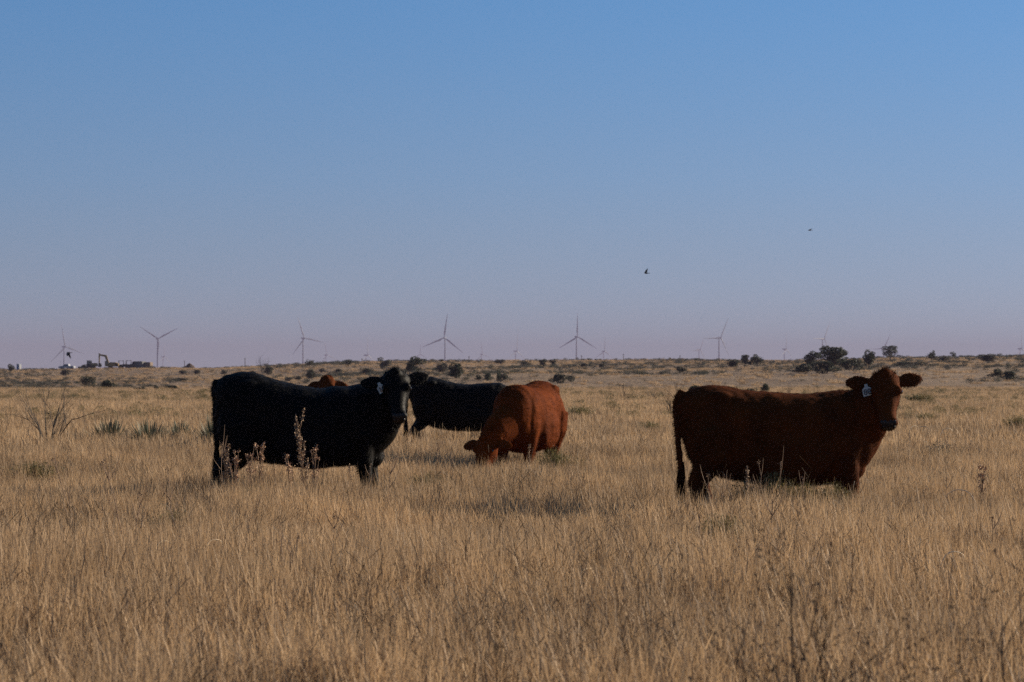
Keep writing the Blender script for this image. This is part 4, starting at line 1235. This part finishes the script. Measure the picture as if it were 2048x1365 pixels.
def canopy_tractor(px, label, blade):
    r = empty('tractor', on_ground(px, YM + 3)); tag(r, label, 'tractor')
    if blade:
        for s_ in (-1, 1): part(r, 'track', 'dark_steel', lambda mb, s_=s_: mb.loft([[Vector((x, s_ * 0.95 + o, z)) for x, z in ((-1.6, 0.4), (-1.3, 0.04), (1.3, 0.04), (1.6, 0.4), (1.2, 0.95), (-1.2, 0.85))] for o in (-0.25, 0.25)]))
        part(r, 'blade', 'dark_steel', lambda mb: mb.loft([[Vector((x, o, z)) for x, z in ((2.3, 0.1), (2.45, 0.1), (2.3, 0.6), (2.5, 1.15), (2.35, 1.15), (2.15, 0.6))] for o in (-1.4, 1.4)]))
        part(r, 'push_arm', 'yellow', lambda mb: (bar(mb, (0.0, -1.3, 0.5), (2.25, -1.3, 0.4), 0.2, 0.2, 0.15), bar(mb, (0.0, 1.3, 0.5), (2.25, 1.3, 0.4), 0.2, 0.2, 0.15)))
    else:
        for y_ in (-0.95, 0.95): wheel(r, -0.7, y_, 0.85, 0.5, 'yellow'); wheel(r, 1.3, y_, 0.5, 0.35, 'yellow')
    part(r, 'hood', 'dark_steel', lambda mb: mb.box((0.8, 0, 1.35), (1.9, 0.95, 0.9), taper=0.93))
    part(r, 'seat_platform', 'dark_steel', lambda mb: mb.box((-0.7, 0, 1.3), (1.3, 1.2, 0.8)))
    part(r, 'canopy', 'dark_steel', lambda mb: (mb.box((-0.6, 0, 3.0), (1.9, 1.5, 0.12)), *[mb.box((-0.6 + a * 0.8, b_ * 0.6, 2.3), (0.1, 0.1, 1.35)) for a in (-1, 1) for b_ in (-1, 1)]))
    part(r, 'exhaust', 'dark_steel', lambda mb: mb.tube([(0.9, 0.2, 1.7), (0.9, 0.2, 2.7)], 0.07, 8))


def box_truck(px, label, mat, L_, H_, cab):
    r = empty('box_truck' if cab else 'box_trailer', on_ground(px, YM + 2), R(-35) if cab else R(-20)); tag(r, label, 'truck' if cab else 'trailer')
    part(r, 'box_body', mat, lambda mb: mb.box((0, 0, 0.75 + H_ / 2), (L_, 2.2, H_)))
    part(r, 'frame', 'dark_steel', lambda mb: mb.box((0.0, 0, 0.6), (L_ * 1.02, 1.2, 0.25)))
    for x in (-L_ * 0.3, L_ * 0.3):
        for y_ in (-0.95, 0.95): wheel(r, x, y_, 0.42, 0.3, 'grey_box')
    part(r, 'rear_door', mat, lambda mb: (mb.box((L_ / 2 + 0.03, -0.52, 0.75 + H_ / 2), (0.06, 0.98, H_ * 0.9)), mb.box((L_ / 2 + 0.03, 0.52, 0.75 + H_ / 2), (0.06, 0.98, H_ * 0.9))))
    if cab:
        c = part(r, 'cab', 'dark_steel', lambda mb: mb.loft([[Vector((x, o, z)) for x, z in ((-L_ / 2 - 0.05, 0.6), (-L_ / 2 - 0.05, 2.7), (-L_ / 2 - 1.1, 2.6), (-L_ / 2 - 1.5, 1.7), (-L_ / 2 - 1.9, 1.5), (-L_ / 2 - 1.9, 0.6))] for o in (-1, 1)]))
        part(c, 'windshield', 'glass', lambda mb: bar(mb, (-L_ / 2 - 1.18, 0, 2.5), (-L_ / 2 - 1.52, 0, 1.75), 0.06, 0.06, 1.7))
    else:
        part(r, 'drawbar', 'dark_steel', lambda mb: bar(mb, (-L_ / 2, 0, 0.6), (-L_ / 2 - 1.2, 0, 0.5), 0.15, 0.1, 0.15))


def pickup(px):
    r = empty('pickup_truck', on_ground(px, YM), R(-12)); tag(r, 'silver white pickup truck parked at the left of the machine row', 'pickup')
    prof = [(-2.75, 0.55), (-2.75, 0.95), (-2.5, 1.1), (-1.3, 1.2), (-0.65, 1.82), (0.75, 1.85), (0.95, 1.2), (2.7, 1.2), (2.75, 0.6)]
    part(r, 'body', 'white_paint', lambda mb: mb.loft([[Vector((x, o * (1 - 0.08 * (z > 1.3)), z)) for x, z in prof] for o in (-0.95, 0.95)]))
    part(r, 'bed', 'dark_steel', lambda mb: mb.box((1.82, 0, 1.205), (1.55, 1.6, 0.04)))
    part(r, 'windshield', 'glass', lambda mb: bar(mb, (-1.25, 0, 1.26), (-0.66, 0, 1.82), 0.06, 0.06, 1.5))
    for s_ in (-1, 1): part(r, 'side_window', 'glass', lambda mb, s_=s_: mb.add([(-1.0, s_ * 0.965, 1.25), (0.75, s_ * 0.965, 1.25), (0.66, s_ * 0.9, 1.76), (-0.55, s_ * 0.9, 1.76)], [(0, 1, 2, 3)]))
    part(r, 'bumper', 'silver', lambda mb: (mb.box((2.82, 0, 0.65), (0.12, 1.8, 0.22)), mb.box((-2.82, 0, 0.65), (0.12, 1.8, 0.22))))
    for x in (-1.75, 1.7):
        for y_ in (-0.86, 0.86): wheel(r, x, y_, 0.4, 0.26, 'silver')
    part(r, 'antenna', 'dark_steel', lambda mb: mb.tube([(-2.6, 0.8, 1.0), (-2.6, 0.8, 3.0)], 0.03, 5))


pickup(134)
wheel_loader(178)
excavator(221)
canopy_tractor(246, 'dark tractor with a canopy right behind the excavator', False)
canopy_tractor(261, 'dark crawler tractor with a canopy left of the grey box truck', True)
box_truck(281, 'grey box truck at the right of the machine row', 'grey_box', 3.2, 1.9, True)
box_truck(298, 'tan box trailer at the right end of the machine row', 'tan_box', 1.9, 1.5, False)
t = empty('portable_toilet', on_ground(38, YM), R(-35)); tag(t, 'blue portable toilet with a pale sunlit side on the left skyline', 'toilet')
part(t, 'cabin', 'toilet_blue', lambda mb: mb.box((0, 0, 1.08), (1.15, 1.15, 2.0)))
part(t, 'roof', 'white_paint', lambda mb: mb.loft([[Vector((x, o, z)) for x, z in ((-0.62, 2.085), (0.62, 2.085), (0.5, 2.25), (0, 2.34), (-0.5, 2.25))] for o in (-0.62, 0.62)]))
part(t, 'sunlit_panel', 'white_paint', lambda mb: mb.box((0.6, 0, 1.1), (0.05, 1.0, 1.8)))  # sunlight on the cabin's right side, put into the colour as a pale panel
part(t, 'door', 'toilet_blue', lambda mb: mb.box((0, -0.6, 1.05), (0.8, 0.05, 1.75)))
part(t, 'skid', 'dark_steel', lambda mb: (mb.box((-0.4, 0, 0.04), (0.12, 1.3, 0.08)), mb.box((0.4, 0, 0.04), (0.12, 1.3, 0.08))))

# dirt mound
rs = np.random.default_rng(5)
mb = MB(); rg = []
for k in range(7):
    q = k / 6; r_ = (1 - q) ** 0.8 + 0.05
    rg.append([Vector((2.3 * r_ * math.cos(a) * (1 + 0.12 * rs.normal()) + 0.2, 2.0 * r_ * math.sin(a) * (1 + 0.1 * rs.normal()), -0.1 + 1.95 * q + 0.06 * rs.normal())) for a in np.linspace(0, 2 * math.pi, 17)[:-1]])
mb.loft(rg); o = mb.build('dirt_mound', M['dirt'], None, True); o.location = on_ground(378, YM)
tag(o, 'dark mound of dug earth on the skyline right of the machines', 'dirt mound')

# utility poles far beyond the crest
for px, top, Y, lb in ((490, 716, 1500, 'utility pole on the skyline left of the bare tree'), (724, 717, 1550, 'utility pole on the skyline left of the poll of the left black cow'), (1163, 711, 1600, 'utility pole on the skyline beside the middle turbine tower'),
                       (1247, 708, 1600, 'tallest utility pole on the skyline above the grazing red cow'), (1360, 711, 1650, 'utility pole on the skyline above the rump of the right cow'), (369, 722, 1500, 'utility pole beside the dirt mound'), (938, 713, 1600, 'utility pole on the skyline right of the second middle turbine')):
    p = on_ground(px, Y); tp = at(px, top, Y).z - p.z
    r = empty('utility_pole', p); tag(r, lb, 'utility pole', 'utility poles along the skyline')
    part(r, 'pole', 'pole_wood', lambda mb: mb.tube([(0, 0, 0), (0, 0, tp)], [0.22, 0.15], 8))
    part(r, 'crossarm', 'pole_wood', lambda mb: mb.box((0, 0.2, tp - 0.5), (1.0, 0.12, 0.14)))

# ------------------------------------------------------------------ wind turbines
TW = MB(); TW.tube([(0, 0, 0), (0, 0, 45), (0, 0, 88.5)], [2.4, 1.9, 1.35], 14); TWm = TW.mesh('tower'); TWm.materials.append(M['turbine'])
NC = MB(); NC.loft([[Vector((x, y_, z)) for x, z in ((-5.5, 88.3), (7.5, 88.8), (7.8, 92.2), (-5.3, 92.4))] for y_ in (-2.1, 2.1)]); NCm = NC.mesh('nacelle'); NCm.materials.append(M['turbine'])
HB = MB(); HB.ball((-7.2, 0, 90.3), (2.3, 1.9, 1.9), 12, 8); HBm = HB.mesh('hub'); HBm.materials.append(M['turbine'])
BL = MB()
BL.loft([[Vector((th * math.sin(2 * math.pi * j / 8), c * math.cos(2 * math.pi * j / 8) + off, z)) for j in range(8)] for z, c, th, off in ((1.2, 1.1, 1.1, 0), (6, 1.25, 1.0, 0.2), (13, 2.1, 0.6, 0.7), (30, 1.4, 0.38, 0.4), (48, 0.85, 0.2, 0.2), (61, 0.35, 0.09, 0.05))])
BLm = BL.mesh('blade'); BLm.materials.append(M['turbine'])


def turbine(px, hub_y, blade_px, ang, yaw, label):
    """ang: direction of one blade, degrees from up towards the picture's right; yaw: turn of the rotor axis away from the camera"""
    Y = FPX * 62.0 / blade_px
    c = at(px, hub_y, Y)
    r = empty('wind_turbine', (c.x, Y, c.z - 90.3), R(90 + yaw)); tag(r, label, 'wind turbine', 'wind turbines on the horizon')
    gz = h1(c.x, Y)
    tw = link('tower', TWm, r)
    tw.scale.z = 1.0
    if gz < c.z - 90.3:       # a longer footing where the plain lies lower
        part(r, 'foundation', 'turbine', lambda mb: mb.tube([(0, 0, gz - (c.z - 90.3) - 1), (0, 0, 0.2)], [2.7, 2.41], 14))
    link('nacelle', NCm, r)
    hb = link('hub', HBm, r)
    for k in range(3):
        b_ = link('blade', BLm, r, (-7.2, 0, 90.3)); b_.rotation_euler = (R(ang + 120 * k), 0, 0)


TB = [(128, 694, 46, -12, 40, 'wind turbine left of the machines, a bird passing its tower'), (315, 678, 46, 62, 25, 'wind turbine with two blades spread wide, right of the machines'), (606, 677, 46, -20, 35, 'wind turbine above the back of the left black cow'),
      (890, 676, 50, 8, -15, 'tallest wind turbine, above the back of the rear black cow'), (1153, 674, 48, 0, 20, 'wind turbine with one blade straight up, right of the grazing cow'), (1438, 676, 46, 28, 40, 'wind turbine above the rump of the right cow'),
      (1645, 678, 42, 30, 50, 'wind turbine with a bright nacelle above the tree thicket'), (652, 711, 30, -12, 45, 'faint far turbine just right of the one over the left black cow'), (732, 711, 40, 0, 55, 'faint turbine with an upright blade over the tagged ear of the left cow'),
      (963, 709, 28, -9, 40, 'faint far turbine right of the tallest one'), (1031, 703, 36, 3, 50, 'faint far turbine above the left side of the grazing cow'), (1207, 703, 32, 3, 40, 'faint far turbine right of the middle one'), (1398, 700, 32, 25, 45, 'faint far turbine left of the one over the right cow'),
      (1569, 699, 36, 0, 60, 'faint far turbine above the back of the right cow'), (1767, 697, 31, 26, 20, 'faint turbine behind the open crowned skyline tree'), (2040, 698, 36, -2, 50, 'faint far turbine at the right edge'), (840, 709, 20, 0, 20, 'smallest far turbine over the broad blue green tree'), (326, 714, 30, 0, 60, 'faint far turbine just right of the spread bladed one')]
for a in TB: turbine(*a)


# ------------------------------------------------------------------ birds
def bird(px, py, Y, span, heading, wing_up, label, bank=0.0, fold=1.0):
    r = link('bird', None) if False else None
    mb = MB(); L_ = span * 0.42
    mb.loft([ring((x * L_, 0, z * L_), Vector((0, 1, 0)), Vector((0, 0, 1)), hw * L_, hw * L_ * 0.95, hw * L_, 10, 1.0) for x, z, hw in ((-0.52, 0.02, 0.01), (-0.30, 0.0, 0.08), (0.0, 0.0, 0.15), (0.22, 0.02, 0.13), (0.34, 0.06, 0.085), (0.42, 0.08, 0.08), (0.49, 0.075, 0.05), (0.58, 0.06, 0.008))])
    mb.loft([[Vector((-0.28 * L_, y_, 0.01)), Vector((-0.75 * L_, y_ * 2.4, 0.015)), Vector((-0.75 * L_, y_ * 2.4, 0.0)), Vector((-0.28 * L_, y_, -0.01))] for y_ in (-0.05 * L_, 0.0, 0.05 * L_)])
    for s_ in (-1, 1):
        rg = []
        for t, ch, sw in ((0.0, 0.42, 0.0), (0.25, 0.46, 0.06), (0.55, 0.42, -0.02), (0.8, 0.30, -0.16), (1.0, 0.10, -0.30)):
            yy = s_ * (0.05 * L_ + t * span * 0.5 * fold * math.cos(wing_up * (0.6 + 0.4 * t)))
            zz = t * span * 0.5 * math.sin(wing_up * (0.6 + 0.4 * t))
            c = (0.10 + sw) * L_
            rg.append([Vector((c + ch * L_ * 0.5, yy, zz)), Vector((c, yy, zz + 0.012)), Vector((c - ch * L_ * 0.6, yy, zz)), Vector((c, yy, zz - 0.006))])
        mb.loft(rg)
    o = mb.build('bird', M['feather'], None, False)
    o.location = at(px, py, Y); o.rotation_euler = (bank, 0, heading)
    return tag(o, label, 'bird', 'dark birds in flight')


bird(138, 706, 180, 0.74, R(160), -1.0, 'dark bird with lowered wings flying in front of the leftmost turbine', 0.35)
bird(883, 722, 180, 0.74, R(200), 0.22, 'dark bird gliding low over the shrubs above the rear black cow', 0.0)
bird(1293, 547, 180, 0.68, R(185), 0.9, 'dark bird with raised wings, lower of the two high in the sky', 0.3, 0.6)
bird(1620, 461, 180, 0.55, R(195), 0.25, 'dark bird, higher of the two in the right part of the sky', 0.1)

# ------------------------------------------------------------------ haze
hz, nt, n_, l_, p_ = nodes_of('haze')
n_.remove(p_)
pv_ = n_.new('ShaderNodeVolumePrincipled')
pv_.inputs['Color'].default_value = (0.36, 0.31, 0.43, 1)
pv_.inputs['Density'].default_value = 0.9e-4
pv_.inputs['Anisotropy'].default_value = 0.0
l_.new(pv_.outputs[0], n_['Material Output'].inputs['Volume'])
mb = MB(); mb.box((0, 7480, 85), (18400, 15400, 200)); o = mb.build('haze', hz); tag(o, 'thin mauve haze over the far plain', 'haze', kind='stuff')
